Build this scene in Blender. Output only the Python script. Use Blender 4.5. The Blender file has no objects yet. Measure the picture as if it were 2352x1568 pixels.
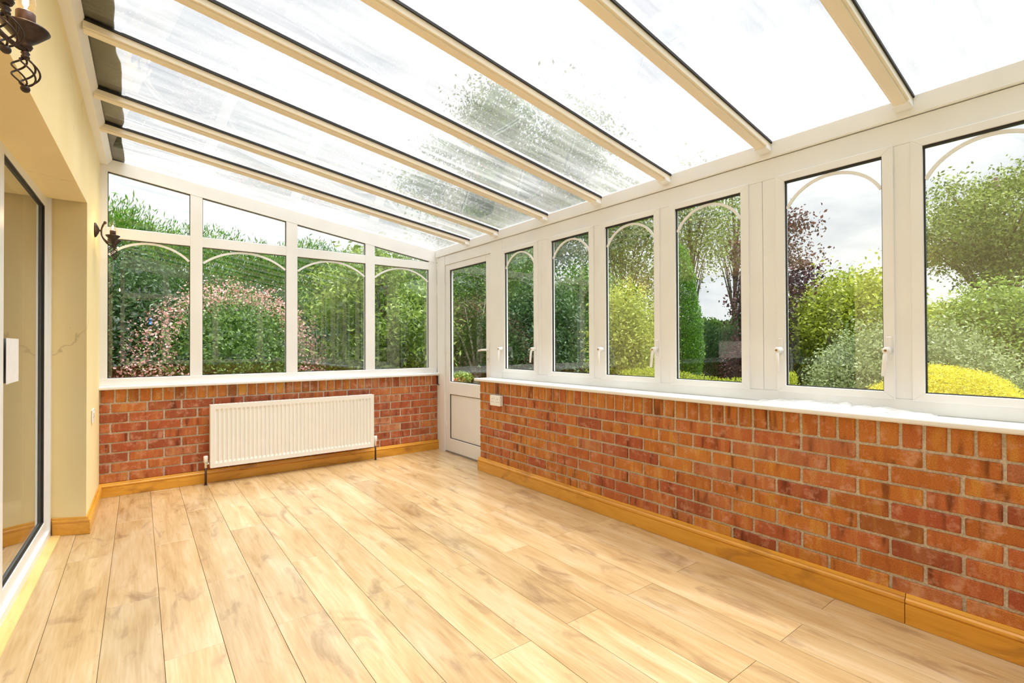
import bpy, bmesh, math, random
import numpy as np
from mathutils import Matrix, Vector

random.seed(7)
RNG = np.random.default_rng(11)
scene = bpy.context.scene
COL = scene.collection

# ------------------------------------------------------------------ camera
CAM = np.array([0.25004, -4.78985, 1.12275])
FW = np.array([0.60447, 0.79658, 0.00852])
RT = np.array([0.79662, -0.60446, -0.00424])
UP = np.array([-0.00178, -0.00935, 0.99995])
FPX = 1130.32
cd = bpy.data.cameras.new('camera')
cd.sensor_width = 36.0
cd.lens = FPX * 36.0 / 2352.0
cd.clip_start = 0.02
cd.clip_end = 300
cam = bpy.data.objects.new('camera', cd)
COL.objects.link(cam)
mw = Matrix.Identity(4)
for i in range(3):
    mw[i][0], mw[i][1], mw[i][2], mw[i][3] = RT[i], UP[i], -FW[i], CAM[i]
cam.matrix_world = mw
scene.camera = cam

# ------------------------------------------------------------------ world: bright overcast sky
SKY_STRENGTH = 1.0
world = bpy.data.worlds.new('overcast_sky')
scene.world = world
world.use_nodes = True
wn, wl = world.node_tree.nodes, world.node_tree.links
wn.clear()
w_tc = wn.new('ShaderNodeTexCoord')
w_sep = wn.new('ShaderNodeSeparateXYZ')
wl.new(w_tc.outputs['Generated'], w_sep.inputs[0])
w_zc = wn.new('ShaderNodeMath'); w_zc.operation = 'MAXIMUM'; w_zc.inputs[1].default_value = 0.0
wl.new(w_sep.outputs['Z'], w_zc.inputs[0])
w_g = wn.new('ShaderNodeMath'); w_g.operation = 'MULTIPLY_ADD'      # overcast: brighter towards the zenith
w_g.inputs[1].default_value = 0.55; w_g.inputs[2].default_value = 0.64
wl.new(w_zc.outputs[0], w_g.inputs[0])
w_map = wn.new('ShaderNodeMapping'); w_map.inputs['Scale'].default_value = (1.0, 1.0, 3.2)
wl.new(w_tc.outputs['Generated'], w_map.inputs[0])
w_no = wn.new('ShaderNodeTexNoise'); w_no.inputs['Scale'].default_value = 2.6
w_no.inputs['Detail'].default_value = 5; w_no.inputs['Roughness'].default_value = 0.52
wl.new(w_map.outputs[0], w_no.inputs[0])
w_cr = wn.new('ShaderNodeValToRGB')
w_cr.color_ramp.elements[0].position = 0.37; w_cr.color_ramp.elements[0].color = (0.66, 0.71, 0.78, 1)
w_cr.color_ramp.elements[1].position = 0.50; w_cr.color_ramp.elements[1].color = (0.975, 0.99, 1.0, 1)
wl.new(w_no.outputs['Fac'], w_cr.inputs[0])
w_mul = wn.new('ShaderNodeVectorMath'); w_mul.operation = 'SCALE'
wl.new(w_cr.outputs[0], w_mul.inputs[0]); wl.new(w_g.outputs[0], w_mul.inputs['Scale'])
w_bg = wn.new('ShaderNodeBackground'); w_bg.inputs['Strength'].default_value = SKY_STRENGTH
wl.new(w_mul.outputs[0], w_bg.inputs[0])
w_out = wn.new('ShaderNodeOutputWorld')
wl.new(w_bg.outputs[0], w_out.inputs[0])

vs = scene.view_settings
vs.view_transform = 'Standard'
vs.look = 'None'
vs.gamma = 1.0
vs.use_curve_mapping = False
vs.exposure = 0.67
scene.cycles.max_bounces = 6
scene.cycles.glossy_bounces = 3
scene.cycles.transmission_bounces = 3
scene.cycles.diffuse_bounces = 4
scene.cycles.transparent_max_bounces = 14
scene.cycles.use_light_tree = False
scene.cycles.sample_clamp_indirect = 6.0

# hazy sun behind the overcast, a very soft disc
sd = bpy.data.lights.new('hazy_sun', 'SUN')
sd.energy = 9.2
sd.angle = math.radians(50)
sd.color = (1.0, 0.985, 0.96)
so = bpy.data.objects.new('hazy_sun', sd)
COL.objects.link(so)
so.rotation_euler = Vector((-0.22, 0.12, -1.0)).to_track_quat('-Z', 'Y').to_euler()

# ------------------------------------------------------------------ helpers
ORG = {}


def org(o):
    v = np.zeros(3)
    while o is not None:
        v = v + np.array(o.location)
        o = o.parent
    return v


def tag(o, label=None, cat=None, group=None, kind=None):
    if label: o['label'] = label
    if cat: o['category'] = cat
    if group: o['group'] = group
    if kind: o['kind'] = kind
    return o


def empty(name, loc=(0, 0, 0), parent=None):
    o = bpy.data.objects.new(name, None)
    o.empty_display_size = 0.1
    COL.objects.link(o)
    o.location = loc
    o.parent = parent
    return o


def link(name, me, parent=None):
    o = bpy.data.objects.new(name, me)
    COL.objects.link(o)
    o.parent = parent
    return o


def from_bm(name, bm, mat, parent=None, smooth=False, base=None):
    """bm is in world coordinates; base moves the origin there."""
    off = org(parent)
    if base is not None:
        off = np.array(base, float)
    bmesh.ops.translate(bm, verts=bm.verts, vec=Vector(-off))
    bmesh.ops.recalc_face_normals(bm, faces=bm.faces)
    me = bpy.data.meshes.new(name)
    bm.to_mesh(me)
    bm.free()
    if smooth:
        me.polygons.foreach_set('use_smooth', np.ones(len(me.polygons), bool))
    if mat is not None:
        me.materials.append(mat)
    o = link(name, me, parent)
    if base is not None:
        o.location = Vector(np.array(base, float) - org(parent))
    return o


def bm_box(bm, lo, hi, bevel=0.0, seg=1):
    x0, y0, z0 = lo
    x1, y1, z1 = hi
    if x0 > x1: x0, x1 = x1, x0
    if y0 > y1: y0, y1 = y1, y0
    if z0 > z1: z0, z1 = z1, z0
    return bm_hexa(bm, [(x0, y0, z0), (x1, y0, z0), (x1, y1, z0), (x0, y1, z0),
                        (x0, y0, z1), (x1, y0, z1), (x1, y1, z1), (x0, y1, z1)], bevel, seg)


def bm_hexa(bm, p, bevel=0.0, seg=1):
    v = [bm.verts.new(q) for q in p]
    fs = [bm.faces.new([v[i] for i in f]) for f in
          ((0, 3, 2, 1), (4, 5, 6, 7), (0, 1, 5, 4), (1, 2, 6, 5), (2, 3, 7, 6), (3, 0, 4, 7))]
    if bevel > 0:
        es = list({e for f in fs for e in f.edges})
        bmesh.ops.bevel(bm, geom=es, offset=bevel, segments=seg, affect='EDGES', profile=0.5)
    return fs


def boxes(name, lst, mat, parent=None, bevel=0.0, seg=1, base=None):
    bm = bmesh.new()
    for lo, hi in lst:
        bm_box(bm, lo, hi, bevel, seg)
    return from_bm(name, bm, mat, parent, base=base)


def bm_tube(bm, pts, rad, seg=10, cap=True):
    pts = [Vector(p) for p in pts]
    if not hasattr(rad, '__len__'):
        rad = [rad] * len(pts)
    rings = []
    up = Vector((0, 0, 1))
    t0 = (pts[1] - pts[0]).normalized()
    n = t0.cross(up)
    if n.length < 1e-3: n = t0.cross(Vector((1, 0, 0)))
    n.normalize()
    for i, p in enumerate(pts):
        a = pts[max(i - 1, 0)]
        b = pts[min(i + 1, len(pts) - 1)]
        t = (b - a).normalized()
        n = (n - t * n.dot(t))
        if n.length < 1e-5: n = t.orthogonal()
        n.normalize()
        m = t.cross(n)
        rings.append([bm.verts.new(p + (n * math.cos(2 * math.pi * k / seg) + m * math.sin(2 * math.pi * k / seg)) * rad[i]) for k in range(seg)])
    for r0, r1 in zip(rings, rings[1:]):
        for k in range(seg):
            bm.faces.new((r0[k], r0[(k + 1) % seg], r1[(k + 1) % seg], r1[k]))
    if cap:
        bm.faces.new(rings[0][::-1])
        bm.faces.new(rings[-1])


def bm_lathe(bm, prof, center, axis='Z', seg=24):
    """prof: (r, h) pairs, along +axis from center"""
    c = Vector(center)
    rings = []
    for r, h in prof:
        ring = []
        for k in range(seg):
            a = 2 * math.pi * k / seg
            u, v = max(r, 1e-5) * math.cos(a), max(r, 1e-5) * math.sin(a)
            if axis == 'Z': q = Vector((u, v, h))
            elif axis == 'X': q = Vector((h, u, v))
            else: q = Vector((u, h, v))
            ring.append(bm.verts.new(c + q))
        rings.append(ring)
    for r0, r1 in zip(rings, rings[1:]):
        for k in range(seg):
            bm.faces.new((r0[k], r0[(k + 1) % seg], r1[(k + 1) % seg], r1[k]))
    bm.faces.new(rings[0][::-1])
    bm.faces.new(rings[-1])


def tube(name, pts, rad, mat, parent=None, seg=10, base=None):
    bm = bmesh.new()
    bm_tube(bm, pts, rad, seg)
    return from_bm(name, bm, mat, parent, True, base)


def lathe(name, prof, center, mat, parent=None, axis='Z', seg=24, base=None):
    bm = bmesh.new()
    bm_lathe(bm, prof, center, axis, seg)
    return from_bm(name, bm, mat, parent, True, base)


def extrude_profile(name, prof, path, mat, parent=None, base=None):
    """prof: list of (d, z): d = distance out from the wall line; path: list of (x, y, nx, ny) wall points with the outward mitre vector."""
    bm = bmesh.new()
    rings = []
    for (x, y, nx, ny) in path:
        rings.append([bm.verts.new((x + nx * d, y + ny * d, z)) for d, z in prof])
    n = len(prof)
    for r0, r1 in zip(rings, rings[1:]):
        for k in range(n):
            bm.faces.new((r0[k], r0[(k + 1) % n], r1[(k + 1) % n], r1[k]))
    bm.faces.new(rings[0][::-1])
    bm.faces.new(rings[-1])
    return from_bm(name, bm, mat, parent, base=base)


# ------------------------------------------------------------------ materials
def new_mat(name):
    m = bpy.data.materials.new(name)
    m.use_nodes = True
    nt = m.node_tree
    nt.nodes.clear()
    out = nt.nodes.new('ShaderNodeOutputMaterial')
    return m, nt, out


def N(nt, t, **kw):
    n = nt.nodes.new(t)
    for k, v in kw.items():
        setattr(n, k, v)
    return n


def ramp(nt, stops, interp='LINEAR'):
    r = N(nt, 'ShaderNodeValToRGB')
    cr = r.color_ramp
    cr.interpolation = interp
    while len(cr.elements) < len(stops):
        cr.elements.new(0.5)
    for e, (p, c) in zip(cr.elements, stops):
        e.position = p
        e.color = (*c, 1)
    return r


def plain(name, color, rough=0.5, metal=0.0, noise=0.0, nscale=30.0, bump=0.0, spec=0.5, coat=0.0):
    m, nt, out = new_mat(name)
    L = nt.links
    b = N(nt, 'ShaderNodeBsdfPrincipled')
    b.inputs['Roughness'].default_value = rough
    b.inputs['Metallic'].default_value = metal
    b.inputs['Specular IOR Level'].default_value = spec
    b.inputs['Coat Weight'].default_value = coat
    L.new(b.outputs[0], out.inputs[0])
    tc = N(nt, 'ShaderNodeTexCoord')
    no = N(nt, 'ShaderNodeTexNoise')
    no.inputs['Scale'].default_value = nscale
    no.inputs['Detail'].default_value = 0 if noise < 0.05 else 2
    L.new(tc.outputs['Object'], no.inputs[0])
    c0 = tuple(max(0, c * (1 - noise)) for c in color)
    c1 = tuple(min(1, c * (1 + noise)) for c in color)
    r = ramp(nt, [(0.3, c0), (0.7, c1)])
    L.new(no.outputs['Fac'], r.inputs[0])
    L.new(r.outputs[0], b.inputs['Base Color'])
    if bump:
        bp = N(nt, 'ShaderNodeBump')
        bp.inputs['Strength'].default_value = bump
        bp.inputs['Distance'].default_value = 0.002
        L.new(no.outputs['Fac'], bp.inputs['Height'])
        L.new(bp.outputs[0], b.inputs['Normal'])
    return m


def glass_mat(name, boost=1.7, tint=(0.97, 0.985, 0.975)):
    m, nt, out = new_mat(name)
    L = nt.links
    tr = N(nt, 'ShaderNodeBsdfTransparent'); tr.inputs[0].default_value = (*tint, 1)
    gl = N(nt, 'ShaderNodeBsdfGlossy'); gl.inputs['Roughness'].default_value = 0.0
    gl.inputs[0].default_value = (1, 1, 1, 1)
    # reflectance from the angle of incidence (same for both sides of the sheet)
    geo = N(nt, 'ShaderNodeNewGeometry')
    dt = N(nt, 'ShaderNodeVectorMath', operation='DOT_PRODUCT')
    L.new(geo.outputs['Incoming'], dt.inputs[0]); L.new(geo.outputs['Normal'], dt.inputs[1])
    ab = N(nt, 'ShaderNodeMath', operation='ABSOLUTE'); L.new(dt.outputs['Value'], ab.inputs[0])
    om = N(nt, 'ShaderNodeMath', operation='SUBTRACT'); om.inputs[0].default_value = 1.0
    L.new(ab.outputs[0], om.inputs[1])
    pw = N(nt, 'ShaderNodeMath', operation='POWER'); pw.inputs[1].default_value = 5.0
    L.new(om.outputs[0], pw.inputs[0])
    ma = N(nt, 'ShaderNodeMath', operation='MULTIPLY_ADD', use_clamp=True)
    ma.inputs[1].default_value = 0.9; ma.inputs[2].default_value = 0.04 * boost
    L.new(pw.outputs[0], ma.inputs[0])
    mx = N(nt, 'ShaderNodeMixShader')
    L.new(ma.outputs[0], mx.inputs[0]); L.new(tr.outputs[0], mx.inputs[1]); L.new(gl.outputs[0], mx.inputs[2])
    L.new(mx.outputs[0], out.inputs[0])
    return m, nt, mx, out


def roof_glass():
    """weathered roof glazing: rain streaks and grime scatter part of the light"""
    m, nt, mx, out = glass_mat('roof_glass_grimy', 0.7, (0.615, 0.625, 0.64))
    L = nt.links
    tc = N(nt, 'ShaderNodeTexCoord')
    mp = N(nt, 'ShaderNodeMapping'); mp.inputs['Scale'].default_value = (0.8, 9.0, 1.0)
    L.new(tc.outputs['Object'], mp.inputs[0])
    n1 = N(nt, 'ShaderNodeTexNoise'); n1.inputs['Scale'].default_value = 1.6; n1.inputs['Detail'].default_value = 3
    n1.inputs['Roughness'].default_value = 0.6; n1.inputs['Distortion'].default_value = 0.6
    L.new(mp.outputs[0], n1.inputs[0])
    n2 = N(nt, 'ShaderNodeTexNoise'); n2.inputs['Scale'].default_value = 1.1; n2.inputs['Detail'].default_value = 1
    L.new(tc.outputs['Object'], n2.inputs[0])
    mu = N(nt, 'ShaderNodeMath', operation='MULTIPLY'); L.new(n1.outputs['Fac'], mu.inputs[0]); L.new(n2.outputs['Fac'], mu.inputs[1])
    r = ramp(nt, [(0.12, (0.11,) * 3), (0.28, (0.33,) * 3), (0.42, (0.66,) * 3)])
    L.new(mu.outputs[0], r.inputs[0])
    # fine specks of dirt
    n3 = N(nt, 'ShaderNodeTexNoise'); n3.inputs['Scale'].default_value = 90.0; n3.inputs['Detail'].default_value = 0
    L.new(tc.outputs['Object'], n3.inputs[0])
    r3 = ramp(nt, [(0.76, (0, 0, 0)), (0.84, (0.35, 0.35, 0.35))])
    L.new(n3.outputs['Fac'], r3.inputs[0])
    ad = N(nt, 'ShaderNodeMath', operation='ADD', use_clamp=True)
    L.new(r.outputs[0], ad.inputs[0]); L.new(r3.outputs[0], ad.inputs[1])
    tl = N(nt, 'ShaderNodeBsdfTranslucent'); tl.inputs[0].default_value = (0.40, 0.40, 0.405, 1)
    df = N(nt, 'ShaderNodeBsdfDiffuse'); df.inputs[0].default_value = (0.55, 0.54, 0.52, 1)
    mt = N(nt, 'ShaderNodeMixShader'); mt.inputs[0].default_value = 0.22
    L.new(tl.outputs[0], mt.inputs[1]); L.new(df.outputs[0], mt.inputs[2])
    m2 = N(nt, 'ShaderNodeMixShader')
    L.new(ad.outputs[0], m2.inputs[0]); L.new(mx.outputs[0], m2.inputs[1]); L.new(mt.outputs[0], m2.inputs[2])
    L.new(m2.outputs[0], out.inputs[0])
    return m


def brick_mat(name, stops):
    m, nt, out = new_mat(name)
    L = nt.links
    b = N(nt, 'ShaderNodeBsdfPrincipled'); b.inputs['Roughness'].default_value = 0.75
    b.inputs['Specular IOR Level'].default_value = 0.3
    L.new(b.outputs[0], out.inputs[0])
    oi = N(nt, 'ShaderNodeObjectInfo')
    r = ramp(nt, stops)
    L.new(oi.outputs['Random'], r.inputs[0])
    tc = N(nt, 'ShaderNodeTexCoord')
    of = N(nt, 'ShaderNodeMath', operation='MULTIPLY'); of.inputs[1].default_value = 173.0
    L.new(oi.outputs['Random'], of.inputs[0])
    cb = N(nt, 'ShaderNodeCombineXYZ'); L.new(of.outputs[0], cb.inputs[0]); L.new(of.outputs[0], cb.inputs[2])
    av = N(nt, 'ShaderNodeVectorMath', operation='ADD'); L.new(tc.outputs['Object'], av.inputs[0]); L.new(cb.outputs[0], av.inputs[1])
    # kiln bands across the brick's face
    mp = N(nt, 'ShaderNodeMapping'); mp.inputs['Scale'].default_value = (17.0, 3.0, 3.0)
    L.new(av.outputs[0], mp.inputs[0])
    n1 = N(nt, 'ShaderNodeTexNoise'); n1.inputs['Scale'].default_value = 1.0; n1.inputs['Detail'].default_value = 2
    n1.inputs['Roughness'].default_value = 0.65
    L.new(mp.outputs[0], n1.inputs[0])
    rb = ramp(nt, [(0.32, (0.30, 0.26, 0.24)), (0.42, (0.90, 0.88, 0.88)), (0.54, (1, 1, 1)), (0.60, (1.10, 1.45, 1.35)), (0.72, (1.15, 1.6, 1.6))])
    L.new(n1.outputs['Fac'], rb.inputs[0])
    mul = N(nt, 'ShaderNodeMixRGB', blend_type='MULTIPLY'); mul.inputs[0].default_value = 0.8
    L.new(r.outputs[0], mul.inputs[1]); L.new(rb.outputs[0], mul.inputs[2])
    # sandy speckle and pale bloom
    n2 = N(nt, 'ShaderNodeTexNoise'); n2.inputs['Scale'].default_value = 260.0; n2.inputs['Detail'].default_value = 1
    L.new(av.outputs[0], n2.inputs[0])
    r2 = ramp(nt, [(0.35, (0.78, 0.75, 0.72)), (0.62, (1.12, 1.12, 1.12))])
    L.new(n2.outputs['Fac'], r2.inputs[0])
    mul2 = N(nt, 'ShaderNodeMixRGB', blend_type='MULTIPLY'); mul2.inputs[0].default_value = 1.0
    L.new(mul.outputs[0], mul2.inputs[1]); L.new(r2.outputs[0], mul2.inputs[2])
    n3 = N(nt, 'ShaderNodeTexNoise'); n3.inputs['Scale'].default_value = 14.0; n3.inputs['Detail'].default_value = 3
    n3.inputs['Roughness'].default_value = 0.75
    L.new(av.outputs[0], n3.inputs[0])
    r3 = ramp(nt, [(0.52, (0, 0, 0)), (0.74, (0.65, 0.65, 0.65))])
    L.new(n3.outputs['Fac'], r3.inputs[0])
    mx = N(nt, 'ShaderNodeMixRGB'); mx.inputs[2].default_value = (0.72, 0.42, 0.28, 1)
    L.new(r3.outputs[0], mx.inputs[0]); L.new(mul2.outputs[0], mx.inputs[1])
    L.new(mx.outputs[0], b.inputs['Base Color'])
    bp = N(nt, 'ShaderNodeBump'); bp.inputs['Strength'].default_value = 0.5; bp.inputs['Distance'].default_value = 0.0015
    L.new(n2.outputs['Fac'], bp.inputs['Height']); L.new(bp.outputs[0], b.inputs['Normal'])
    return m


def wood_mat(name, c_lo, c_mid, c_hi, knot, rough=0.35, axis='Y', scale=1.0, coat=0.0, var=0.12):
    m, nt, out = new_mat(name)
    L = nt.links
    b = N(nt, 'ShaderNodeBsdfPrincipled'); b.inputs['Roughness'].default_value = rough
    b.inputs['Coat Weight'].default_value = coat; b.inputs['Coat Roughness'].default_value = 0.15
    L.new(b.outputs[0], out.inputs[0])
    oi = N(nt, 'ShaderNodeObjectInfo')
    tc = N(nt, 'ShaderNodeTexCoord')
    of = N(nt, 'ShaderNodeMath', operation='MULTIPLY'); of.inputs[1].default_value = 91.0
    L.new(oi.outputs['Random'], of.inputs[0])
    cb = N(nt, 'ShaderNodeCombineXYZ')
    for i in range(3): L.new(of.outputs[0], cb.inputs[i])
    av = N(nt, 'ShaderNodeVectorMath', operation='ADD'); L.new(tc.outputs['Object'], av.inputs[0]); L.new(cb.outputs[0], av.inputs[1])

    def stretched(across, along):
        mp = N(nt, 'ShaderNodeMapping')
        s = [across * scale] * 3
        s['XYZ'.index(axis)] = along * scale
        mp.inputs['Scale'].default_value = s
        L.new(av.outputs[0], mp.inputs[0])
        return mp
    # fine grain
    g = N(nt, 'ShaderNodeTexNoise'); g.inputs['Scale'].default_value = 1.0; g.inputs['Detail'].default_value = 2
    g.inputs['Roughness'].default_value = 0.65; g.inputs['Distortion'].default_value = 0.35
    L.new(stretched(95, 5.0).outputs[0], g.inputs[0])
    # wide streaks
    s = N(nt, 'ShaderNodeTexNoise'); s.inputs['Scale'].default_value = 1.0; s.inputs['Detail'].default_value = 2
    s.inputs['Distortion'].default_value = 0.8
    L.new(stretched(11, 1.6).outputs[0], s.inputs[0])
    r = ramp(nt, [(0.30, c_lo), (0.5, c_mid), (0.72, c_hi)])
    mxf = N(nt, 'ShaderNodeMath', operation='MULTIPLY_ADD'); mxf.inputs[1].default_value = 0.35
    L.new(g.outputs['Fac'], mxf.inputs[0])
    s2 = N(nt, 'ShaderNodeMath', operation='MULTIPLY'); s2.inputs[1].default_value = 0.65
    L.new(s.outputs['Fac'], s2.inputs[0]); L.new(s2.outputs[0], mxf.inputs[2])
    L.new(mxf.outputs[0], r.inputs[0])
    # knots and smoky figure
    k = N(nt, 'ShaderNodeTexNoise'); k.inputs['Scale'].default_value = 1.0; k.inputs['Detail'].default_value = 4
    k.inputs['Roughness'].default_value = 0.6; k.inputs['Distortion'].default_value = 0.7
    L.new(stretched(9.5, 3.1).outputs[0], k.inputs[0])
    kr = ramp(nt, [(0.54, (0, 0, 0)), (0.66, (0.45, 0.45, 0.45)), (0.80, (0.85, 0.85, 0.85))])
    L.new(k.outputs['Fac'], kr.inputs[0])
    mk = N(nt, 'ShaderNodeMixRGB'); mk.inputs[2].default_value = (*knot, 1)
    L.new(kr.outputs[0], mk.inputs[0]); L.new(r.outputs[0], mk.inputs[1])
    # each board its own tone
    hv = N(nt, 'ShaderNodeHueSaturation')
    vr = N(nt, 'ShaderNodeMath', operation='MULTIPLY_ADD'); vr.inputs[1].default_value = 2 * var; vr.inputs[2].default_value = 1 - var
    L.new(oi.outputs['Random'], vr.inputs[0]); L.new(vr.outputs[0], hv.inputs['Value'])
    L.new(mk.outputs[0], hv.inputs['Color'])
    L.new(hv.outputs[0], b.inputs['Base Color'])
    bp = N(nt, 'ShaderNodeBump'); bp.inputs['Strength'].default_value = 0.08; bp.inputs['Distance'].default_value = 0.001
    L.new(g.outputs['Fac'], bp.inputs['Height']); L.new(bp.outputs[0], b.inputs['Normal'])
    return m


def leaf_mat(name, stops, trans=0.4, rough=0.5):
    m, nt, out = new_mat(name)
    L = nt.links
    geo = N(nt, 'ShaderNodeNewGeometry')
    r = ramp(nt, stops)
    L.new(geo.outputs['Random Per Island'], r.inputs[0])
    d = N(nt, 'ShaderNodeBsdfPrincipled'); d.inputs['Roughness'].default_value = rough
    d.inputs['Specular IOR Level'].default_value = 0.35
    t = N(nt, 'ShaderNodeBsdfTranslucent')
    L.new(r.outputs[0], d.inputs['Base Color']); L.new(r.outputs[0], t.inputs[0])
    mx = N(nt, 'ShaderNodeMixShader'); mx.inputs[0].default_value = trans
    L.new(d.outputs[0], mx.inputs[1]); L.new(t.outputs[0], mx.inputs[2])
    L.new(mx.outputs[0], out.inputs[0])
    return m


def plaster_mat():
    m, nt, out = new_mat('cream_wall_paint')
    L = nt.links
    b = N(nt, 'ShaderNodeBsdfPrincipled'); b.inputs['Roughness'].default_value = 0.7
    b.inputs['Specular IOR Level'].default_value = 0.25
    L.new(b.outputs[0], out.inputs[0])
    tc = N(nt, 'ShaderNodeTexCoord')
    no = N(nt, 'ShaderNodeTexNoise'); no.inputs['Scale'].default_value = 2.2; no.inputs['Detail'].default_value = 5
    L.new(tc.outputs['Object'], no.inputs[0])
    r = ramp(nt, [(0.3, (0.92, 0.745, 0.39)), (0.7, (0.93, 0.785, 0.45))])
    L.new(no.outputs['Fac'], r.inputs[0])
    # hairline cracks with a little flaked paint
    wv = N(nt, 'ShaderNodeTexVoronoi', feature='DISTANCE_TO_EDGE'); wv.inputs['Scale'].default_value = 1.3
    n2 = N(nt, 'ShaderNodeTexNoise'); n2.inputs['Scale'].default_value = 5.0; n2.inputs['Detail'].default_value = 5
    L.new(tc.outputs['Object'], n2.inputs[0])
    am = N(nt, 'ShaderNodeMixRGB'); am.inputs[0].default_value = 0.25
    L.new(tc.outputs['Object'], am.inputs[1]); L.new(n2.outputs['Color'], am.inputs[2])
    L.new(am.outputs[0], wv.inputs[0])
    cr = ramp(nt, [(0.0, (0.4, 0.4, 0.4)), (0.006, (0, 0, 0))])
    L.new(wv.outputs['Distance'], cr.inputs[0])
    n4 = N(nt, 'ShaderNodeTexNoise'); n4.inputs['Scale'].default_value = 1.7
    L.new(tc.outputs['Object'], n4.inputs[0])
    r4 = ramp(nt, [(0.52, (0, 0, 0)), (0.64, (1, 1, 1))]); L.new(n4.outputs['Fac'], r4.inputs[0])
    mu = N(nt, 'ShaderNodeMath', operation='MULTIPLY'); L.new(cr.outputs[0], mu.inputs[0]); L.new(r4.outputs[0], mu.inputs[1])
    mx = N(nt, 'ShaderNodeMixRGB'); mx.inputs[2].default_value = (0.35, 0.2, 0.07, 1)
    L.new(mu.outputs[0], mx.inputs[0]); L.new(r.outputs[0], mx.inputs[1])
    L.new(mx.outputs[0], b.inputs['Base Color'])
    bp = N(nt, 'ShaderNodeBump'); bp.inputs['Strength'].default_value = 0.15; bp.inputs['Distance'].default_value = 0.004
    L.new(no.outputs['Fac'], bp.inputs['Height']); L.new(bp.outputs[0], b.inputs['Normal'])
    return m


UPVC = plain('white_upvc', (0.85, 0.86, 0.86), 0.32, noise=0.015, nscale=6)
UPVC_R = plain('bounce_tinted_upvc', (0.85, 0.775, 0.63), 0.35, noise=0.02, nscale=4)  # rafters: cream tint paints in the warm light bounced off the floor
UPVC_D = plain('white_door_panel', (0.85, 0.85, 0.85), 0.35, noise=0.015, nscale=6)
RUBBER = plain('black_gasket', (0.015, 0.013, 0.012), 0.5, noise=0.2)
GLASS, _, _, _ = glass_mat('window_glass')
PATIO_GLASS, _, _, _ = glass_mat('patio_glass', 6.5, (0.85, 0.87, 0.86))
ROOFGLASS = roof_glass()
PLASTER = plaster_mat()
MORTAR = plain('grey_mortar', (0.56, 0.48, 0.38), 0.9, noise=0.25, nscale=120, bump=0.6)
BRICK = brick_mat('red_brick', [(0.0, (0.33, 0.085, 0.035)), (0.25, (0.42, 0.10, 0.04)), (0.55, (0.48, 0.135, 0.045)),
                                (0.8, (0.52, 0.17, 0.05)), (1.0, (0.46, 0.17, 0.08))])
BRICK_O = brick_mat('orange_brick', [(0.0, (0.28, 0.10, 0.03)), (0.12, (0.45, 0.14, 0.03)), (0.5, (0.53, 0.18, 0.035)),
                                     (0.85, (0.57, 0.215, 0.045)), (1.0, (0.48, 0.13, 0.04))])
FLOORWOOD = wood_mat('oak_laminate', (0.41, 0.25, 0.105), (0.53, 0.365, 0.185), (0.625, 0.475, 0.30), (0.23, 0.13, 0.07), 0.24, 'Y', 1.0, 0.5, 0.11)
PINE_X = wood_mat('varnished_pine', (0.58, 0.25, 0.02), (0.72, 0.335, 0.032), (0.80, 0.42, 0.06), (0.27, 0.095, 0.015), 0.28, 'X', 1.0, 0.3, 0.06)
PINE_Y = wood_mat('varnished_pine_long', (0.58, 0.25, 0.02), (0.72, 0.335, 0.032), (0.80, 0.42, 0.06), (0.27, 0.095, 0.015), 0.28, 'Y', 1.0, 0.3, 0.06)
SUBFLOOR = plain('subfloor', (0.30, 0.15, 0.05), 0.8, noise=0.1)
ENAMEL = plain('cream_enamel', (0.85, 0.835, 0.79), 0.28, noise=0.01, nscale=5)
WHITEPL = plain('white_plastic', (0.86, 0.85, 0.83), 0.3, noise=0.01)
DARKPIPE = plain('dark_brown_pipe', (0.05, 0.022, 0.014), 0.4, noise=0.2)
CHROME = plain('chrome', (0.7, 0.7, 0.68), 0.2, 1.0, noise=0.03)
BRASS = plain('aged_brass', (0.30, 0.17, 0.06), 0.35, 1.0, noise=0.1)
IRON = plain('wrought_iron', (0.035, 0.020, 0.017), 0.45, 0.3, noise=0.35, nscale=90, bump=0.4)
LEAD = plain('lead_flashing', (0.13, 0.105, 0.06), 0.7, noise=0.25, nscale=14)
HOLE = plain('dark_hole', (0.01, 0.01, 0.01), 0.6, noise=0.1)
CARD = plain('white_card', (0.84, 0.83, 0.82), 0.55, noise=0.02)
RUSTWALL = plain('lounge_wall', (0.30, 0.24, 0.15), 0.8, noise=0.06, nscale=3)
LAWN = plain('lawn_grass', (0.10, 0.17, 0.03), 0.9, noise=0.45, nscale=9, bump=0.5)
SOIL = plain('dark_soil', (0.05, 0.03, 0.02), 0.95, noise=0.4, nscale=25, bump=0.5)
TERRA = plain('terracotta', (0.62, 0.20, 0.10), 0.75, noise=0.12)
BARK = plain('brown_bark', (0.13, 0.085, 0.05), 0.9, noise=0.4, nscale=22, bump=0.8)
BIRCH = plain('birch_bark', (0.50, 0.46, 0.38), 0.8, noise=0.55, nscale=9, bump=0.5)
BLUE = plain('blue_plastic', (0.05, 0.16, 0.42), 0.4, noise=0.05)


def film_mat():
    m, nt, out = new_mat('clear_polythene')
    L = nt.links
    tr = N(nt, 'ShaderNodeBsdfTransparent'); tr.inputs[0].default_value = (0.97, 0.97, 0.97, 1)
    b = N(nt, 'ShaderNodeBsdfPrincipled'); b.inputs['Base Color'].default_value = (0.92, 0.92, 0.92, 1)
    b.inputs['Roughness'].default_value = 0.12
    fr = N(nt, 'ShaderNodeLayerWeight'); fr.inputs[0].default_value = 0.45
    mx = N(nt, 'ShaderNodeMixShader')
    L.new(fr.outputs['Facing'], mx.inputs[0]); L.new(tr.outputs[0], mx.inputs[1]); L.new(b.outputs[0], mx.inputs[2])
    L.new(mx.outputs[0], out.inputs[0])
    return m


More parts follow.
